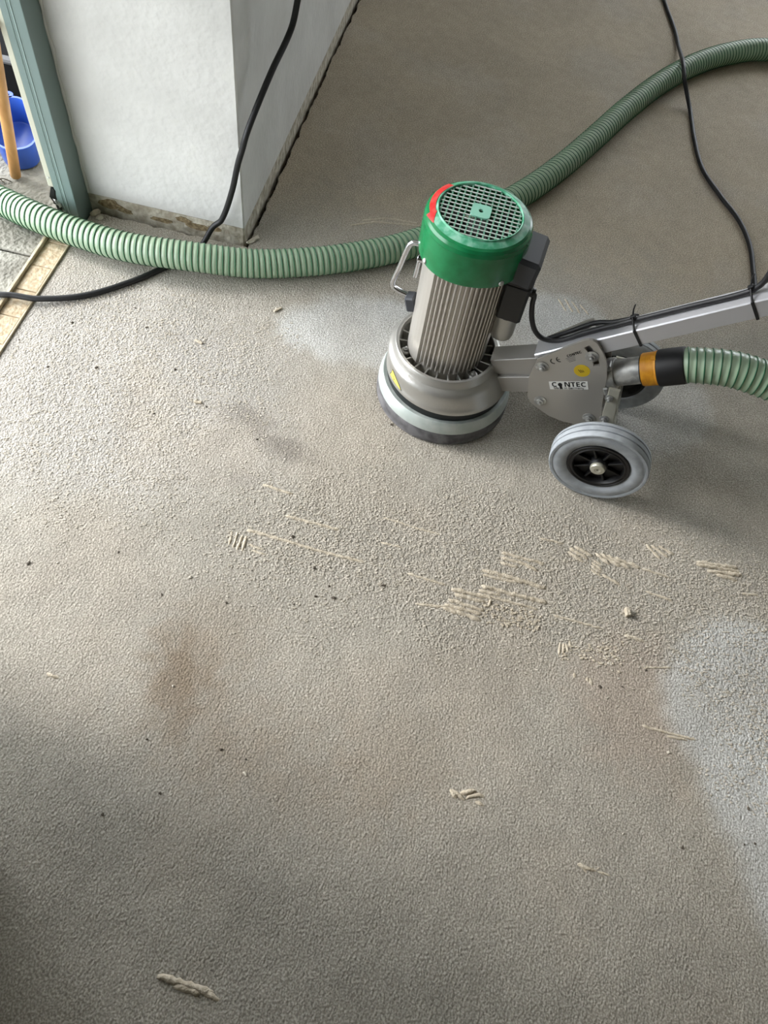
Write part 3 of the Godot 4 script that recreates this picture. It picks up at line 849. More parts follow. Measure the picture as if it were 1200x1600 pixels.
const HOOD := [Vector2(0.118, 0.0815), Vector2(0.1285, 0.0805), Vector2(0.1315, 0.083), Vector2(0.1315, 0.089), Vector2(0.1295, 0.0925), Vector2(0.1275, 0.098), Vector2(0.1255, 0.110), Vector2(0.1235, 0.120), Vector2(0.1205, 0.127), Vector2(0.1165, 0.1305), Vector2(0.1115, 0.133), Vector2(0.1085, 0.139), Vector2(0.1075, 0.147), Vector2(0.1055, 0.1495), Vector2(0.1005, 0.1495), Vector2(0.099, 0.148), Vector2(0.0985, 0.117)]
const COVER := [Vector2(0.0935, 0.389), Vector2(0.0945, 0.386), Vector2(0.0962, 0.386), Vector2(0.0968, 0.389), Vector2(0.0966, 0.425), Vector2(0.0960, 0.447), Vector2(0.0945, 0.4545), Vector2(0.0915, 0.4595), Vector2(0.0870, 0.4625)]
const COVER_TOP := [Vector2(0.0870, 0.4625), Vector2(0.0810, 0.4650), Vector2(0.0755, 0.4670), Vector2(0.0742, 0.4697), Vector2(0.0728, 0.4695), Vector2(0.0720, 0.4680), Vector2(0.0718, 0.4640)]

func on_profile(prof: Array, y: float) -> float:
	for i in prof.size() - 1:
		var a: Vector2 = prof[i]
		var b: Vector2 = prof[i + 1]
		if (y - a.y) * (y - b.y) <= 0.0 and a.y != b.y:
			return lerpf(a.x, b.x, (y - a.y) / (b.y - a.y))
	return prof[-1].x

func height_on_cover(r: float) -> float:
	var prof: Array = COVER.slice(4) + COVER_TOP.slice(1, 3)
	for i in prof.size() - 1:
		var a: Vector2 = prof[i]
		var b: Vector2 = prof[i + 1]
		if r <= a.x and r >= b.x:
			return lerpf(a.y, b.y, (a.x - r) / maxf(a.x - b.x, 1e-6))
	return 0.4670

func cover_lobes(a: float, y: float) -> float:
	return 1.0 + 0.014 * cos(4.0 * (a - 0.5)) * smoothstep(0.468, 0.44, y)

func arc_block(r0: float, r1: float, a0: float, a1: float, y0: float, y1: float, n := 8, centre := Vector3.ZERO) -> ArrayMesh:
	var poly := PackedVector2Array()
	for i in n + 1:
		var a := deg_to_rad(lerpf(a0, a1, float(i) / n))
		poly.append(Vector2(r1 * cos(a), r1 * sin(a)))
	for i in n + 1:
		var a := deg_to_rad(lerpf(a1, a0, float(i) / n))
		poly.append(Vector2(r0 * cos(a), r0 * sin(a)))
	# polygon x, y -> x, z; depth -> y
	return prism(poly, y1 - y0, Transform3D(Basis(Vector3(1, 0, 0), Vector3(0, 0, 1), Vector3(0, 1, 0)), centre + Vector3(0, y0, 0)), 0.0)

func hex_bolt(parent: Node3D, at: Vector3, dir: Vector3, r := 0.0062, called := "bolt") -> void:
	var t := along(at, dir)
	var st := begin()
	add_lathe(st, [Vector2(0, 0), Vector2(r * 1.55, 0), Vector2(r * 1.65, 0.0006), Vector2(r * 1.65, 0.0014), Vector2(r * 1.5, 0.0018), Vector2(r * 0.9, 0.0018)], 20, t)
	add_lathe(st, [Vector2(r, 0.0016), Vector2(r, 0.0055), Vector2(r * 0.86, 0.0062), Vector2(r * 0.55, 0.0062)], 6, t)
	add_lathe(st, [Vector2(r * 0.5, 0.006), Vector2(r * 0.5, 0.0095), Vector2(r * 0.38, 0.0105), Vector2(0, 0.0105)], 14, t)
	put(called, done(st), M.zinc, parent)

func letters(text: String, size: float, material: Material, parent: Node3D, t: Transform3D, bold := true, called := "lettering") -> void:
	var f := SystemFont.new()
	f.font_names = PackedStringArray(["Droid Sans"])
	f.font_weight = 700 if bold else 400
	var m := TextMesh.new()
	m.text = text
	m.font = f
	m.font_size = 32
	m.pixel_size = size / 32.0
	m.depth = 0.0005
	m.curve_step = 2.0
	put(called, m, material, parent, t)

# a small patch bent onto the hood: corners given as (angle in degrees, height)
func hood_sticker(c: Array, off: float) -> ArrayMesh:
	var st := begin()
	st.set_smooth_group(1)
	var n := 6
	var at := func(i: int, j: int) -> Vector3:
		var p: Vector2 = c[0] + (c[1] - c[0]) * i / n + (c[2] - c[0]) * j / n
		var r := on_profile(HOOD.slice(3), p.y) + off
		var a := deg_to_rad(p.x)
		return hood_shift(p.y) + Vector3(r * cos(a), p.y, r * sin(a))
	for i in n:
		for j in n - i:
			for v in [at.call(i, j), at.call(i + 1, j), at.call(i, j + 1)]: st.add_vertex(v)
			if j < n - i - 1:
				for v in [at.call(i + 1, j), at.call(i + 1, j + 1), at.call(i, j + 1)]: st.add_vertex(v)
	return done(st)

func wheel(parent: Node3D, z_mid: float, outward: float) -> void:
	# tyre turned about its own axis; axis along z
	var at := Transform3D(Basis(Vector3(1, 0, 0), Vector3(0, 0, outward), Vector3(0, -outward, 0)), Vector3(0.349, 0.0975, z_mid))
	var w := Node3D.new()
	w.name = "wheel"
	parent.add_child(w, true)
	w.transform = at
	var b := 0.0205
	put("tyre", lathe([Vector2(0.061, -0.016), Vector2(0.064, -b + 0.001), Vector2(0.072, -b), Vector2(0.088, -b + 0.001), Vector2(0.0945, -b + 0.003), Vector2(0.0968, -0.0145), Vector2(0.0974, -0.0085), Vector2(0.0945, -0.0080), Vector2(0.0945, -0.0058), Vector2(0.0975, -0.005), Vector2(0.0975, 0.005), Vector2(0.0945, 0.0058), Vector2(0.0945, 0.0080), Vector2(0.0974, 0.0085), Vector2(0.0972, 0.0150), Vector2(0.0964, b - 0.0012), Vector2(0.0952, b - 0.0002), Vector2(0.0905, b - 0.0004), Vector2(0.0895, b - 0.0014), Vector2(0.0885, b - 0.0008), Vector2(0.0875, b - 0.0012), Vector2(0.086, b - 0.0004), Vector2(0.074, b), Vector2(0.070, b - 0.0012), Vector2(0.0645, b - 0.0035), Vector2(0.061, 0.014)], 72), M.tire, w)
	put("rim", lathe([Vector2(0.0615, -0.017), Vector2(0.0615, 0.0165), Vector2(0.060, 0.018), Vector2(0.0575, 0.018), Vector2(0.056, 0.0165), Vector2(0.054, 0.0165), Vector2(0.0525, 0.018), Vector2(0.0505, 0.0178), Vector2(0.0495, 0.016), Vector2(0.048, 0.004), Vector2(0.012, 0.002), Vector2(0.012, -0.004), Vector2(0.048, -0.006), Vector2(0.056, -0.017), Vector2(0.0615, -0.017)], 56), M.black, w)
	for k in 8:
		var a := TAU * (k + 0.3) / 8
		put("spoke", box(Vector3(0.036, 0.010, 0.0045), 0.001, Transform3D(Basis(Vector3.UP, -a), Vector3(cos(a) * 0.031, 0.007, sin(a) * 0.031))), M.black, w)
	put("hub", lathe([Vector2(0.019, -0.02), Vector2(0.019, 0.012), Vector2(0.0165, 0.0165), Vector2(0.012, 0.017)], 28), M.black, w)
	put("axle_cap", lathe([Vector2(0.0145, 0.015), Vector2(0.0150, 0.0165), Vector2(0.0152, 0.0215), Vector2(0.0135, 0.0245), Vector2(0.0065, 0.0252), Vector2(0.0055, 0.0245), Vector2(0.0022, 0.0245), Vector2(0.0018, 0.0215), Vector2(0, 0.0215)], 28), M.zinc_pale, w)

func grinder() -> void:
	var g := thing("floor_grinder", "electric floor grinder with green motor cap, grey wheels and aluminium handle", "grinder", Vector3(0.5445, 0, 0.319), -0.1132)
	var deg := -6.5   # turns an angle taken in the room into the machine's own
	# grinding head, from the floor up
	put("rubber_skirt", lathe([Vector2(0.120, 0.0015), Vector2(0.1425, 0.0012), Vector2(0.1445, 0.003), Vector2(0.1448, 0.012), Vector2(0.1440, 0.030), Vector2(0.1425, 0.0335), Vector2(0.120, 0.0335)], 96), M.skirt, g)
	put("clamping_ring", lathe([Vector2(0.120, 0.034), Vector2(0.1428, 0.0342), Vector2(0.1436, 0.0355), Vector2(0.1432, 0.040), Vector2(0.1372, 0.0605), Vector2(0.1358, 0.0622), Vector2(0.1338, 0.0622), Vector2(0.1310, 0.061), Vector2(0.120, 0.061)], 96), M.ring, g)
	put("seal_band", lathe([Vector2(0.110, 0.0612), Vector2(0.1275, 0.0612), Vector2(0.1270, 0.072), Vector2(0.1262, 0.082), Vector2(0.110, 0.082)], 96), M.gap, g)
	var hood := put("hood", lathe(HOOD, 96, Transform3D(), hood_shift), M.cast, g)
	put("warning_sticker_border", hood_sticker([Vector2(145.0, 0.0915), Vector2(138.0, 0.1160), Vector2(122.0, 0.0910)], 0.0004), M.ink, hood)
	var tri := [Vector2(143.9, 0.0922), Vector2(137.9, 0.1145), Vector2(123.6, 0.0917)]
	put("warning_sticker", hood_sticker(tri, 0.0007), M.pale_yellow, hood)
	for s in [[Vector2(138.2, 0.0965), Vector2(137.6, 0.1010), Vector2(137.0, 0.0968)], [Vector2(136.0, 0.0940), Vector2(135.5, 0.0985), Vector2(135.0, 0.0940)], [Vector2(138.0, 0.0950), Vector2(136.0, 0.0958), Vector2(135.8, 0.0948)]]:
		put("warning_mark", hood_sticker(s, 0.0010), M.ink, hood)
	put("hood_floor", lathe([Vector2(0.099, 0.1135), Vector2(0.060, 0.1135)], 64, Transform3D(Basis(), Vector3(MC, 0, 0))), M.cast, hood)
	for k in 22:
		var a := TAU * (k + 0.35) / 22
		put("rib", box(Vector3(0.028, 0.024, 0.0032), 0.0007, Transform3D(Basis(Vector3.UP, -a), Vector3(MC + cos(a) * 0.0850, 0.1240, sin(a) * 0.0850))), M.cast, hood)
	for d in [158.0, 40.0, -65.0, -140.0]:
		var a := deg_to_rad(d + deg)
		var p := Vector3(MC + cos(a) * 0.0855, 0.117, sin(a) * 0.0855)
		put("boss", lathe([Vector2(0.0105, 0), Vector2(0.0100, 0.016), Vector2(0.0085, 0.0175), Vector2(0, 0.0175)], 18, Transform3D(Basis(), p)), M.cast, hood)
		hex_bolt(hood, p + Vector3(0, 0.0172, 0), Vector3.UP, 0.0052)
	# motor
	var mo := put("motor_body", lathe([Vector2(0.0725, 0.112), Vector2(0.0725, 0.131), Vector2(0.0732, 0.135), Vector2(0.0735, 0.137), Vector2(0.0728, 0.140), Vector2(0.0728, 0.3920), Vector2(0, 0.3920)], 64, Transform3D(Basis(), Vector3(MC, 0, 0))), M.fin, g)
	var fin := box(Vector3(0.0095, 0.250, 0.0036), 0.0011, Transform3D(Basis(), Vector3(0.0752, 0.268, 0)))
	for k in 53:
		var d := k * 360.0 / 53.0 - 180.0
		if absf(wrapf(d - 154.0, -180, 180)) < 32.0 or absf(d) < 20.0:
			continue
		put("cooling_fin", fin, M.fin, mo, Transform3D(Basis(Vector3.UP, -deg_to_rad(d)), Vector3(MC, 0, 0)))
	put("side_pad", arc_block(0.066, 0.0808, 125, 184, 0.138, 0.392, 8, Vector3(MC, 0, 0)), M.fin, mo)
	put("side_pad", arc_block(0.066, 0.0790, -17, 17, 0.150, 0.392, 6, Vector3(MC, 0, 0)), M.fin, mo)
	# green fan cover with its grille
	var at := Transform3D(Basis(), Vector3(MC, 0, 0))
	var cv := put("fan_cover", lathe(COVER, 80, at, null, cover_lobes), M.green, g)
	put("cover_top", lathe(COVER_TOP, 80, at), M.green_dusty, cv)
	var lattice := Basis(Vector3.UP, -deg_to_rad(3.0 + deg))
	for k in 14:
		var o := (k - 6.5) * 0.0102
		var half := sqrt(maxf(0.0705 * 0.0705 - o * o, 0.0))
		put("grille_bar", box(Vector3(half * 2, 0.0026, 0.0017), 0.0006, Transform3D(lattice, Vector3(MC, 0.4668, 0) + lattice * Vector3(0, 0, o))), M.bar_pale, cv)
		put("grille_bar", box(Vector3(0.0031, 0.0026, half * 2), 0.0006, Transform3D(lattice, Vector3(MC, 0.4660, 0) + lattice * Vector3(o, 0, 0))), M.bar_green, cv)
	var plate := PackedVector2Array()
	for c in [[1, 1, 0.0], [-1, 1, 90.0], [-1, -1, 180.0], [1, -1, 270.0]]:
		for i in 5:
			var a := deg_to_rad(c[2] + i * 22.5)
			plate.append(Vector2(c[0] * 0.0105 + cos(a) * 0.0065, c[1] * 0.0105 + sin(a) * 0.0065))
	var flat := Basis(Vector3(1, 0, 0), Vector3(0, 0, -1), Vector3(0, 1, 0))
	put("hub_plate", prism(with_hole(plate, disc_poly(0.0044, 14)), 0.003, Transform3D(lattice * flat, Vector3(MC, 0.4662, 0)), 0.0), M.bar_plate, cv)
	var fan := put("fan", lathe([Vector2(0, 0.440), Vector2(0.018, 0.440), Vector2(0.020, 0.438), Vector2(0.022, 0.398)], 40, at), M.fan, cv)
	for k in 7:
		var a := TAU * k / 7.0
		put("fan_blade", box(Vector3(0.060, 0.040, 0.002), 0.0006, Transform3D(Basis(Vector3.UP, -a), Vector3(MC + cos(a) * 0.050, 0.421, sin(a) * 0.050))), M.fan, cv)
	# red arrow bent over the shoulder of the cover
	var st := begin()
	st.set_smooth_group(1)
	var strip := func(d0: float, d1: float, in0: float, in1: float, out0: float, out1: float, n: int) -> void:
		for i in n:
			for j in 5:
				var q := []
				for c in [[i, j], [i + 1, j], [i + 1, j + 1], [i, j + 1]]:
					var t: float = float(c[0]) / n
					var a := deg_to_rad(lerpf(d0, d1, t) + deg)
					var r := lerpf(lerpf(in0, in1, t), lerpf(out0, out1, t), c[1] / 5.0)
					var rr: float = (r + 0.0003) * cover_lobes(a, height_on_cover(r))
					q.append(Vector3(MC + rr * cos(a), height_on_cover(r) + 0.0006, rr * sin(a)))
				for v in [q[0], q[1], q[2], q[0], q[2], q[3]]: st.add_vertex(v)
	strip.call(224.0, 213.0, 0.0760, 0.0770, 0.0905, 0.0900, 3)
	strip.call(213.0, 162.0, 0.0768, 0.0775, 0.0890, 0.0870, 14)
	strip.call(163.0, 146.0, 0.0750, 0.0878, 0.0930, 0.0882, 8)
	put("rotation_arrow", done(st), M.red, cv)
	for d in [140.0, 50.0, -40.0, -130.0]:
		var a := deg_to_rad(d + deg)
		put("cover_screw", lathe([Vector2(0.0052, 0), Vector2(0.0052, 0.004), Vector2(0.004, 0.0062), Vector2(0, 0.007)], 16, along(Vector3(MC + cos(a) * 0.094, 0.392, sin(a) * 0.094), Vector3(cos(a), 0.35, sin(a)))), M.zinc, mo)
	# lifting handle
	var lh := put("lifting_handle", cord([Vector3(-0.088, 0.361, -0.008), Vector3(-0.112, 0.359, -0.008), Vector3(-0.124, 0.355, -0.008), Vector3(-0.130, 0.341, -0.006), Vector3(-0.138, 0.300, 0.0), Vector3(-0.145, 0.268, 0.004), Vector3(-0.144, 0.256, 0.004), Vector3(-0.136, 0.250, 0.004), Vector3(-0.118, 0.246, 0.004), Vector3(-0.090, 0.243, 0.004)], 0.0052, 14, 0.004), M.chrome, g)
	put("foot", box(Vector3(0.020, 0.034, 0.026), 0.003, Transform3D(Basis(Vector3(0, 0, 1), 0.3), Vector3(-0.101, 0.236, 0.010))), M.box_lid, lh)
	put("lug", rod(Vector3(-0.092, 0.338, 0.006), Vector3(-0.106, 0.340, 0.006), 0.0068, 14), M.chrome, lh)
	put("pin", rod(Vector3(-0.101, 0.336, 0.008), Vector3(-0.104, 0.298, 0.010), 0.0045, 12), M.chrome, lh)
	# terminal box
	var tb := put("terminal_box", box(Vector3(0.048, 0.098, 0.084), 0.005, Transform3D(Basis(), Vector3(0.086, 0.334, -0.004))), M.box_body, g)
	put("lid", box(Vector3(0.047, 0.058, 0.092), 0.007, Transform3D(Basis(Vector3(0, 0, 1), -0.08), Vector3(0.088, 0.400, -0.004))), M.box_lid, tb)
	put("seam", box(Vector3(0.051, 0.004, 0.087), 0.001, Transform3D(Basis(), Vector3(0.0865, 0.368, -0.004))), M.dark, tb)
	put("cable_gland", rod(Vector3(0.104, 0.352, 0.014), Vector3(0.117, 0.348, 0.014), 0.009, 14), M.box_body, tb)
	put("boss", lathe([Vector2(0, 0.215), Vector2(0.014, 0.216), Vector2(0.021, 0.221), Vector2(0.023, 0.230), Vector2(0.023, 0.288), Vector2(0, 0.288)], 28, Transform3D(Basis(), Vector3(0.083, 0, 0.002))), M.cast, tb)
	put("slot", box(Vector3(0.008, 0.005, 0.002), 0.0005, Transform3D(Basis(), Vector3(0.083, 0.280, 0.0252))), M.dark, tb)
	# arm between the head and the carriage
	put("arm", prism(PackedVector2Array([Vector2(0.080, 0.160), Vector2(0.166, 0.206), Vector2(0.190, 0.165), Vector2(0.100, 0.118)]), 0.042, Transform3D(Basis(), Vector3(0, 0, -0.021)), 0.0012), M.alu, g)
	put("arm", prism(PackedVector2Array([Vector2(0.092, 0.122), Vector2(0.172, 0.160), Vector2(0.186, 0.119), Vector2(0.104, 0.084)]), 0.052, Transform3D(Basis(), Vector3(0, 0, -0.024)), 0.0012), M.alu, g)
	# carriage plates
	var outline := PackedVector2Array([Vector2(0.164, 0.158), Vector2(0.166, 0.212), Vector2(0.232, 0.2925), Vector2(0.240, 0.2985), Vector2(0.248, 0.2995), Vector2(0.257, 0.296), Vector2(0.272, 0.281), Vector2(0.285, 0.263), Vector2(0.294, 0.246), Vector2(0.304, 0.216), Vector2(0.317, 0.158), Vector2(0.3345, 0.097), Vector2(0.331, 0.083), Vector2(0.318, 0.074), Vector2(0.265, 0.066), Vector2(0.232, 0.069), Vector2(0.190, 0.088), Vector2(0.177, 0.103)])
	for s in [1.0, -1.0]:
		var slot := PackedVector2Array()
		for i in 12:
			var a := deg_to_rad(lerpf(56, 24, i / 11.0))
			slot.append(Vector2(0.190, 0.205) + Vector2(cos(a), sin(a)) * 0.0985)
		for i in 12:
			var a := deg_to_rad(lerpf(24, 56, i / 11.0))
			slot.append(Vector2(0.190, 0.205) + Vector2(cos(a), sin(a)) * 0.0865)
		var pl := put("side_plate", prism(with_hole(outline, slot), 0.006, Transform3D(Basis(), Vector3(0, 0, 0.025 if s > 0 else -0.031)), 0.0), M.plate, g)
		var zf: float = 0.031 * s
		for b in [Vector2(0.180, 0.1985), Vector2(0.2035, 0.105), Vector2(0.3085, 0.1012), Vector2(0.2585, 0.263)]:
			hex_bolt(pl, Vector3(b.x, b.y, zf), Vector3(0, 0, s), 0.0078)
		if s > 0:
			put("sticker", prism(disc_poly(0.0155, 28), 0.0005, Transform3D(Basis(), Vector3(0.2535, 0.220, zf)), 0.0), M.yellow, pl)
			var tilt := Basis(Vector3(0, 0, 1), deg_to_rad(25))
			for k in 3:
				put("sticker_mark", box(Vector3(0.0012, 0.010 - 0.002 * k, 0.0003), 0.0001, Transform3D(Basis(Vector3(0, 0, 1), 0.95), Vector3(0.2500 + 0.003 * k, 0.2175 + 0.0015 * k, zf + 0.0006))), M.ink, pl)
			put("name_plate", box(Vector3(0.0760, 0.0215, 0.0006), 0.0002, Transform3D(tilt, Vector3(0.2425, 0.1715, zf + 0.0002))), M.white, pl)
			letters("C", 0.0172, M.ink, pl, Transform3D(tilt, Vector3(0.2428, 0.1748, zf + 0.0006) + tilt * Vector3(-0.0300, 0, 0)))
			letters("NTEC", 0.0172, M.ink, pl, Transform3D(tilt, Vector3(0.2428, 0.1748, zf + 0.0006) + tilt * Vector3(0.0110, 0, 0)))
			# figure standing in for the letter O
			put("lettering", prism(disc_poly(0.0043, 16, Vector2.ZERO, 0.0048), 0.0005, Transform3D(tilt, Vector3(0.2425, 0.1750, zf + 0.0005) + tilt * Vector3(-0.0178, -0.0005, 0)), 0.0), M.ink, pl)
			put("lettering", prism(PackedVector2Array([Vector2(-0.0016, -0.009), Vector2(0.0018, -0.009), Vector2(0.0032, 0.002), Vector2(-0.0034, 0.0045)]), 0.0005, Transform3D(tilt, Vector3(0.2425, 0.1750, zf + 0.0005) + tilt * Vector3(-0.0172, -0.0035, 0)), 0.0), M.ink, pl)
			letters("Made in Germany", 0.0075, M.ink, pl, Transform3D(tilt, Vector3(0.2450, 0.1648, zf + 0.0006)), false)
			var steep := Basis(Vector3(0, 0, 1), deg_to_rad(46))
			letters("CONTEC", 0.0078, M.ink, pl, Transform3D(steep, Vector3(0.2262, 0.2545, zf + 0.0002)))
			# CE mark: two open arcs
			for k in 2:
				var c := Vector2(0.1965 + 0.0088 * k, 0.2215 + 0.0091 * k)
				var arc := PackedVector2Array()
				for i in 13:
					var a := deg_to_rad(226 - 82 + 164.0 * i / 12.0)
					arc.append(c + Vector2(cos(a), sin(a)) * 0.0068)
				for i in 13:
					var a := deg_to_rad(226 + 82 - 164.0 * i / 12.0)
					arc.append(c + Vector2(cos(a), sin(a)) * 0.0054)
				put("lettering", prism(arc, 0.0004, Transform3D(Basis(), Vector3(0, 0, zf)), 0.0), M.ink, pl)
			put("lettering", box(Vector3(0.0058, 0.0013, 0.0004), 0.0001, Transform3D(steep, Vector3(0.2035, 0.2287, zf + 0.0002))), M.ink, pl)
			for k in 4:
				put("small_print", box(Vector3(0.020 - 0.002 * k, 0.0009, 0.0003), 0.0001, Transform3D(steep, Vector3(0.2225 + 0.0022 * k, 0.2440 - 0.0026 * k, zf + 0.0002))), M.faint_ink, pl)
	# handle: square tube rising to the operator
	var dir := Vector3(0.755, 0.656, 0).normalized()
	var nrm := Vector3(-dir.y, dir.x, 0)
	var hb := Basis(dir, nrm, Vector3(0, 0, 1))
	var hc := Vector3(0.310, 0.320, 0)
	var hd := put("handle_tube", box(Vector3(1.27, 0.036, 0.042), 0.0022, Transform3D(hb, hc + dir * (-0.188 + 0.635))), M.tube, g)
	var tie_at := [0.012, 0.208]
	for s in tie_at:
		var st2 := begin()
		var c: Vector3 = hc + dir * s
		for e in [-1.0, 1.0]:
			add_box(st2, Vector3(0.0050, 0.0386, 0.0016), 0.0004, Transform3D(hb, c + Vector3(0, 0, e * 0.0219)))
		add_box(st2, Vector3(0.0050, 0.0014, 0.0448), 0.0004, Transform3D(hb, c - nrm * 0.0188))
		put("zip_tie", done(st2), M.rubber, hd)
		put("zip_tie", sweep(frames([c + nrm * 0.018 + Vector3(0, 0, 0.0222), c + nrm * 0.024 + Vector3(0, 0, 0.014), c + nrm * 0.033 + Vector3(0, 0, 0.005), c + nrm * 0.034 + Vector3(0, 0, -0.004), c + nrm * 0.026 + Vector3(0, 0, -0.014), c + nrm * 0.018 + Vector3(0, 0, -0.0222)]), func(_i: int) -> float: return 0.0019, 8), M.rubber, hd)
		put("zip_tie_lock", box(Vector3(0.008, 0.007, 0.007), 0.001, Transform3D(hb, c + nrm * 0.034 + Vector3(0, 0, 0.002))), M.rubber, hd)
		put("zip_tie_tail", sweep(frames([c + nrm * 0.034, c + nrm * 0.044 + dir * 0.004 + Vector3(0, 0, -0.006), c + nrm * 0.052 + dir * 0.010 + Vector3(0, 0, -0.008)]), func(i: int) -> float: return 0.0017 - 0.0003 * i, 8), M.rubber, hd)
	# grips, beyond the picture
	var he := hc + dir * 1.09
	put("crossbar", rod(he + Vector3(0, 0, -0.20), he + Vector3(0, 0, 0.20), 0.014), M.tube, hd)
	for s in [-1.0, 1.0]:
		put("grip", rod(he + Vector3(0, 0, s * 0.20), he + Vector3(0, 0, s * 0.33), 0.018), M.rubber, hd)
	# mains lead along the handle
	var lift := nrm * 0.0245
	put("mains_lead", cord([Vector3(0.110, 0.350, 0.014), Vector3(0.118, 0.344, 0.012), Vector3(0.1205, 0.320, 0.008), Vector3(0.1290, 0.283, 0.004), Vector3(0.1445, 0.2520, 0.002), Vector3(0.1660, 0.2385, 0.0), Vector3(0.1980, 0.2500, 0.0), hc + dir * -0.085 + lift, hc + dir * 0.0 + lift, hc + dir * 0.10 + lift, hc + dir * 0.20 + lift, hc + dir * 0.225 + nrm * 0.034, hc + dir * 0.25 + nrm * 0.060, hc + dir * 0.30 + nrm * 0.09, hc + dir * 0.5 + nrm * 0.06, hc + dir * 0.8 + lift], 0.0050, 12, 0.006), M.cable_grey, g)
	put("mains_lead", cord([Vector3(0.172, 0.236, -0.006), Vector3(0.205, 0.262, -0.014), Vector3(0.245, 0.300, -0.017), hc + dir * -0.03 + nrm * 0.023 + Vector3(0, 0, -0.012), hc + dir * 0.012 + nrm * 0.0225 + Vector3(0, 0, -0.009)], 0.0045, 10, 0.006), M.cable_grey, g)
	put("mains_lead", cord([Vector3(0.060, 0.420, -0.050), Vector3(0.074, 0.424, -0.045), Vector3(0.088, 0.414, -0.040), Vector3(0.094, 0.398, -0.036)], 0.0042, 10, 0.004), M.cable_grey, g)
	# suction outlet
	var pa := Vector3(0.296, 0.1965, 0)
	var pd := Vector3(0.118, 0.078, 0).normalized()
	var op := put("suction_outlet", lathe([Vector2(0.0225, 0), Vector2(0.0262, 0), Vector2(0.0262, 0.094), Vector2(0.0225, 0.094), Vector2(0.0225, 0)], 36, along(pa, pd)), M.zinc, g)
	put("clamp", lathe([Vector2(0.0262, 0.012), Vector2(0.0300, 0.0125), Vector2(0.0306, 0.015), Vector2(0.0306, 0.026), Vector2(0.0300, 0.0285), Vector2(0.0262, 0.029)], 36, along(pa, pd)), M.zinc, op)
	put("clamp_tab", box(Vector3(0.016, 0.012, 0.020), 0.002, Transform3D(Basis(Vector3(0, 0, 1), 0.6), pa + pd * 0.020 + Vector3(-0.016, 0.026, 0.012))), M.zinc, op)
	put("clamp_tab", box(Vector3(0.010, 0.020, 0.012), 0.002, Transform3D(Basis(Vector3(0, 0, 1), 0.5), pa + pd * 0.012 + Vector3(0.008, -0.016, 0.028))), M.zinc, op)
	# wheel carrier and axle
	put("strut", prism(PackedVector2Array([Vector2(0.313, 0.212), Vector2(0.334, 0.214), Vector2(0.362, 0.088), Vector2(0.336, 0.084)]), 0.006, Transform3D(Basis(), Vector3(0, 0, 0.040)), 0.001), M.zinc_pale, g)
	put("strut", prism(PackedVector2Array([Vector2(0.313, 0.212), Vector2(0.334, 0.214), Vector2(0.362, 0.088), Vector2(0.336, 0.084)]), 0.006, Transform3D(Basis(), Vector3(0, 0, -0.046)), 0.001), M.zinc_pale, g)
	hex_bolt(g, Vector3(0.334, 0.128, 0.046), Vector3(0, 0, 1), 0.0060)
	hex_bolt(g, Vector3(0.322, 0.188, 0.046), Vector3(0, 0, 1), 0.0050)
	put("axle", rod(Vector3(0.349, 0.0975, -0.12), Vector3(0.349, 0.0975, 0.12), 0.010), M.zinc, g)
	put("axle_tube", rod(Vector3(0.349, 0.0975, -0.10), Vector3(0.349, 0.0975, 0.10), 0.0155), M.zinc, g)
	wheel(g, 0.127, 1.0)
	wheel(g, -0.124, -1.0)

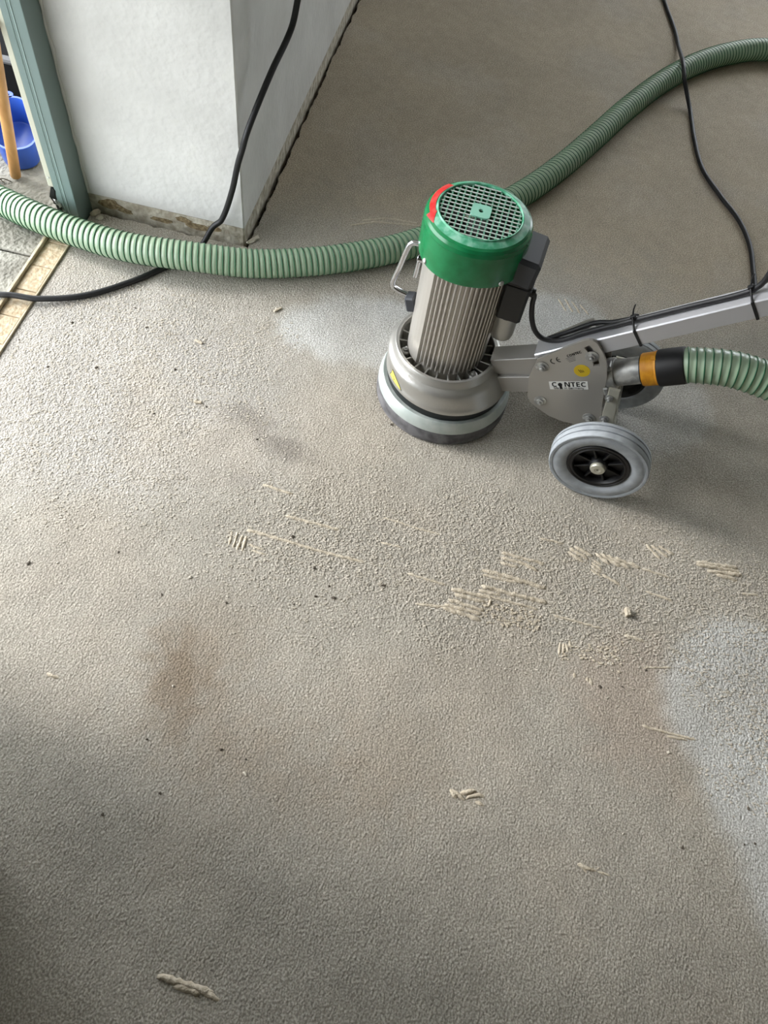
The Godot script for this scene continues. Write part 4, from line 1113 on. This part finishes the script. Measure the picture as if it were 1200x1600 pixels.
# ---------------------------------------------------------------- hose and cables
func hose_and_cables() -> void:
	var t := Transform3D(Basis(Vector3.UP, -0.1132), Vector3(0.5445, 0, 0.319))
	var pts := [Vector3(-2.1, 0.034, 0.20), Vector3(-1.6, 0.034, 0.11), Vector3(-1.15, 0.034, 0.03), Vector3(-0.80, 0.034, 0.022)]
	for p in [[-0.567, 0.084], [-0.457, 0.121], [-0.340, 0.142], [-0.228, 0.152], [-0.083, 0.135], [0.058, 0.097], [0.196, 0.040], [0.279, -0.007], [0.363, -0.064], [0.430, -0.125], [0.535, -0.240], [0.647, -0.391], [0.738, -0.547], [0.818, -0.710], [0.905, -0.894], [1.020, -1.102], [1.146, -1.270], [1.278, -1.387], [1.367, -1.434]]:
		pts.append(Vector3(p[0], 0.0345, p[1]))
	# over the lip of the threshold
	pts[5].y = 0.044
	pts[6].y = 0.045
	pts[7].y = 0.047
	pts[8].y = 0.047
	pts.append_array([Vector3(1.60, 0.034, -1.50), Vector3(1.95, 0.034, -1.42), Vector3(2.25, 0.034, -1.10), Vector3(2.35, 0.034, -0.60), Vector3(2.20, 0.045, -0.10), Vector3(1.90, 0.085, 0.25), Vector3(1.62, 0.16, 0.40), Vector3(1.40, 0.235, 0.425)])
	for q in [Vector3(0.720, 0.290, 0.018), Vector3(0.640, 0.304, 0.010), Vector3(0.570, 0.3085, 0.003), Vector3(0.500, 0.3060, 0.0), Vector3(0.430, 0.2850, 0.0), Vector3(0.4150, 0.2755, 0.0)]:
		pts.append(t * q)
	var pitch := 0.0134
	var path := smooth_path(pts, pitch / 6.0)
	var fr := frames(path)
	var hs := thing("suction_hose", "corrugated pale green suction hose snaking past the wall to the grinder", "hose")
	put("hose_wall", sweep(fr, func(i: int) -> float: return 0.0322 + 0.0007 * cos(TAU * (i % 6) / 6.0), 28), M.hose, hs)
	# reinforcing spiral
	var helix := []
	var per := 24
	var n := fr.size() - 1
	for i in n:
		for s in 4:
			var f := float(s) / 4.0
			var a: Transform3D = fr[i]
			var b: Transform3D = fr[i + 1]
			var turn := TAU * (i + f) / 6.0
			var x := a.basis.x.lerp(b.basis.x, f)
			var y := a.basis.y.lerp(b.basis.y, f)
			helix.append(a.origin.lerp(b.origin, f) + (x * cos(turn) + y * sin(turn)) * 0.0328)
	put("spiral_rib", sweep(frames(helix), func(_i: int) -> float: return 0.0012, 6, false), M.hose_rib, hs)
	# cuff and tape where it is pushed on the outlet
	var pa: Vector3 = t * Vector3(0.296, 0.1965, 0)
	var pd: Vector3 = t.basis * Vector3(0.118, 0.078, 0).normalized()
	put("cuff", lathe([Vector2(0.0265, 0.078), Vector2(0.0300, 0.0775), Vector2(0.0300, 0.106), Vector2(0.0325, 0.108), Vector2(0.0348, 0.110), Vector2(0.0352, 0.113), Vector2(0.0352, 0.154), Vector2(0.0345, 0.157), Vector2(0.0325, 0.1585), Vector2(0.030, 0.158)], 40, along(pa, pd)), M.rubber, hs)
	var wob := func(a: float, y: float) -> float: return 1.0 + 0.012 * sin(a * 5.0 + y * 300.0) + 0.010 * sin(a * 11.0)
	put("tape", lathe([Vector2(0.0302, 0.0805), Vector2(0.0314, 0.0800), Vector2(0.0318, 0.090), Vector2(0.0322, 0.104), Vector2(0.0336, 0.1085), Vector2(0.0312, 0.1095)], 40, along(pa, pd), null, wob), M.tape, hs)
	put("tape_end", box(Vector3(0.022, 0.0012, 0.012), 0.0004, Transform3D(t.basis * Basis(Vector3(0, 0, 1), 0.45), t * Vector3(0.371, 0.284, 0.006))), M.tape, hs)
	# printed characters along the hose wall
	for k in 2:
		var i := int([0.305, 0.455][k] * n)
		for c in 8:
			var a: Transform3D = fr[i]
			var ang := 0.65 + c * 0.16
			var o := a.basis.x * cos(ang) + a.basis.y * sin(ang)
			put("print", box(Vector3(0.0030, 0.0006, 0.0018 + 0.0008 * (c % 3)), 0.0001, Transform3D(Basis(a.basis.z, o, a.basis.z.cross(o)), a.origin + o * 0.0332 + a.basis.z * 0.0066)), M.ink, hs)
	# black cable rising along the wall corner
	var c1 := put("power_cable", cord([Vector3(-2.0, 0.007, 0.60), Vector3(-1.3, 0.007, 0.46), Vector3(-0.75, 0.008, 0.36), Vector3(-0.52, 0.010, 0.360), Vector3(-0.447, 0.0175, 0.351), Vector3(-0.420, 0.0165, 0.343), Vector3(-0.368, 0.0115, 0.332), Vector3(-0.284, 0.007, 0.289), Vector3(-0.208, 0.007, 0.221), Vector3(-0.150, 0.007, 0.150), Vector3(-0.115, 0.008, 0.098), Vector3(-0.088, 0.017, 0.060), Vector3(-0.066, 0.055, 0.034), Vector3(-0.045, 0.076, 0.027), Vector3(-0.0157, 0.158, 0.026), Vector3(0.0033, 0.235, 0.026), Vector3(0.0138, 0.270, 0.023), Vector3(0.022, 0.301, 0.0168), Vector3(0.034, 0.340, -0.017), Vector3(0.050, 0.388, -0.083), Vector3(0.068, 0.435, -0.165), Vector3(0.078, 0.487, -0.176), Vector3(0.085, 0.533, -0.181), Vector3(0.085, 0.62, -0.50), Vector3(0.06, 0.95, -0.56), Vector3(0.012, 1.25, -0.58)], 0.0066, 14, 0.008), M.cable)
	tag(c1, "black cable running under the hose and up the white wall corner", "cable")
	var flat := [Vector3(0.93, 0.006, -2.6), Vector3(0.97, 0.006, -2.1)]
	for p in [[1.021, -1.685], [1.062, -1.477]]:
		flat.append(Vector3(p[0], 0.006, p[1]))
	flat.append_array([Vector3(1.0703, 0.012, -1.375), Vector3(1.0622, 0.054, -1.222), Vector3(1.0560, 0.077, -1.148), Vector3(1.0590, 0.077, -1.098), Vector3(1.0676, 0.063, -1.072), Vector3(1.0885, 0.032, -1.062), Vector3(1.1096, 0.009, -1.010)])
	for p in [[1.124, -0.860], [1.147, -0.722], [1.195, -0.618], [1.247, -0.522], [1.273, -0.422], [1.278, -0.300], [1.284, -0.238], [1.315, -0.215], [1.40, -0.235], [1.7, -0.40], [2.0, -0.55]]:
		flat.append(Vector3(p[0], 0.006, p[1]))
	var c2 := put("power_cable", cord(flat, 0.0062, 12, 0.008), M.cable)
	tag(c2, "thin black cable crossing over the hose and running behind the handle", "cable")

# ---------------------------------------------------------------- loose crumbs on the floor
func grit(fl: Node3D, called: String, material: Material, count: int, torn: float) -> void:
	# sand grains standing up where the adhesive was torn off: nobody could count them
	var spots := []
	var nz := noise(5.0, 81, 3)
	while spots.size() < count:
		var p := Vector2(rng.randf_range(-0.36, 1.42), rng.randf_range(0.2, 1.15))
		var band := smoothstep(0.22, 0.05, absf(p.y - 0.72 + 0.06 * (p.x - 0.7)) + 0.12 * nz.get_noise_2d(p.x, p.y)) * smoothstep(0.08, 0.35, p.x)
		var door := 0.75 * smoothstep(0.46, 0.15, (p - Vector2(-0.15, 0.5)).length() + 0.2 * nz.get_noise_2d(p.x + 5.0, p.y))
		var right := 0.9 * smoothstep(0.20, 0.08, (p - Vector2(1.28, 0.9)).length() + 0.1 * nz.get_noise_2d(p.x, p.y + 5.0))
		var crumbled := 1.6 * smoothstep(0.026, 0.006, absf(p.y - 0.852 + 0.12 * (p.x - 0.9)) + 0.012 * nz.get_noise_2d(p.x * 7.0, p.y * 7.0)) * smoothstep(0.85, 0.87, p.x) * smoothstep(1.0, 0.95, p.x)
		if torn > 0.0:
			crumbled += 1.5 * smoothstep(0.028, 0.008, absf(p.y - 0.815 + 0.05 * (p.x - 0.76)) + 0.01 * nz.get_noise_2d(p.x * 9.0, p.y * 9.0)) * smoothstep(0.70, 0.72, p.x) * smoothstep(0.83, 0.80, p.x)
			band = 0.0
			door = 0.0
			right = 0.0
		if rng.randf() < maxf(maxf(band, crumbled), maxf(door, right)) * 0.9 and p.distance_to(Vector2(0.5445, 0.319)) > 0.15:
			spots.append(p)
	var mm := MultiMesh.new()
	mm.transform_format = MultiMesh.TRANSFORM_3D
	mm.mesh = lump(77, Vector3.ONE, 0.35)
	mm.instance_count = spots.size()
	for i in spots.size():
		var s := rng.randf_range(0.0008, 0.0018) * (1.0 + 0.25 * torn)
		mm.set_instance_transform(i, Transform3D(Basis(Vector3.UP, rng.randf() * TAU).scaled(Vector3(s * rng.randf_range(1.0, 1.8), s * 0.75, s)), Vector3(spots[i].x, -0.0005, spots[i].y)))
	var o := MultiMeshInstance3D.new()
	o.name = called
	o.multimesh = mm
	o.material_override = material
	o.set_meta("kind", "stuff")
	o.set_meta("label", "grains of sand and cement standing up from the torn floor" if torn == 0.0 else "crumbled bits of torn adhesive beside the ridges")
	fl.add_child(o, true)

func debris() -> void:
	var k := 0
	for p in [[-0.117, 0.934], [0.130, 0.933], [0.247, 0.920], [0.197, 1.183], [0.317, 1.171], [0.361, 1.177], [0.246, 1.258], [0.172, 1.307], [0.026, 0.872], [0.364, 0.892], [0.418, 0.841], [0.431, 0.862], [0.383, 0.812], [0.516, 0.814], [0.432, 0.862], [0.246, 0.920], [0.325, 0.757], [0.399, 0.867], [1.089, 1.151], [1.203, 1.063], [1.194, 1.123], [1.212, 1.118], [0.937, 0.911], [1.021, 0.858], [0.978, 0.901], [-0.275, 0.498], [-0.362, 0.446], [-0.025, 0.553], [0.071, 0.505], [-0.167, 0.284], [-0.124, 0.332], [-0.279, 0.367], [-0.119, 0.649], [0.195, 0.556], [-0.024, 0.428], [0.456, 0.440], [-0.181, 0.472], [0.072, 0.202]]:
		var s := rng.randf_range(0.0014, 0.0028)
		var o := put("crumb", lump(500 + k % 9, Vector3(s * rng.randf_range(1.0, 1.7), s * 0.7, s), 0.35), M.crumb, self, Transform3D(Basis(Vector3.UP, rng.randf() * TAU), Vector3(p[0], 0.0, p[1])))
		tag(o, "tiny dark crumb lying on the grey cement floor", "crumb", "dark crumbs on the cement floor")
		k += 1
	for p in [[0.168, 0.888], [0.207, 1.089], [0.366, 1.199], [-0.069, 0.921], [1.064, 1.000], [1.133, 1.015], [0.990, 1.152], [0.045, 0.496], [-0.008, 0.335], [0.131, 0.187]]:
		var s := rng.randf_range(0.0018, 0.0030)
		var o := put("chip", lump(520 + k % 9, Vector3(s * rng.randf_range(1.0, 1.9), s * 0.7, s), 0.35), M.chipwhite, self, Transform3D(Basis(Vector3.UP, rng.randf() * TAU), Vector3(p[0], 0.0, p[1])))
		tag(o, "tiny pale chip lying on the grey cement floor", "chip", "pale chips on the cement floor")
		k += 1
	var b := put("wood_block", box(Vector3(0.008, 0.011, 0.017), 0.001, Transform3D(Basis(Vector3.UP, 0.25), Vector3(0, 0.0055, 0))), M.glue, self, Transform3D(Basis(), Vector3(0.980, 0.0, 0.752)))
	tag(b, "small square-edged beige block standing among the adhesive ridges", "block")
	for q in [[0.130, 0.187, 0.9, 0.022], [-0.008, 0.335, -0.25, 0.020], [0.045, 0.496, 0.1, 0.015]]:
		var c := put("splinter", box(Vector3(q[3], 0.004, 0.006), 0.0012, Transform3D(Basis(Vector3.UP, q[2]), Vector3(0, 0.002, 0))), M.glue, self, Transform3D(Basis(), Vector3(q[0] + 0.006, 0.0, q[1] + 0.004)))
		tag(c, "beige splinter of adhesive lying loose between hose and grinder", "splinter", "beige splinters by the hose")
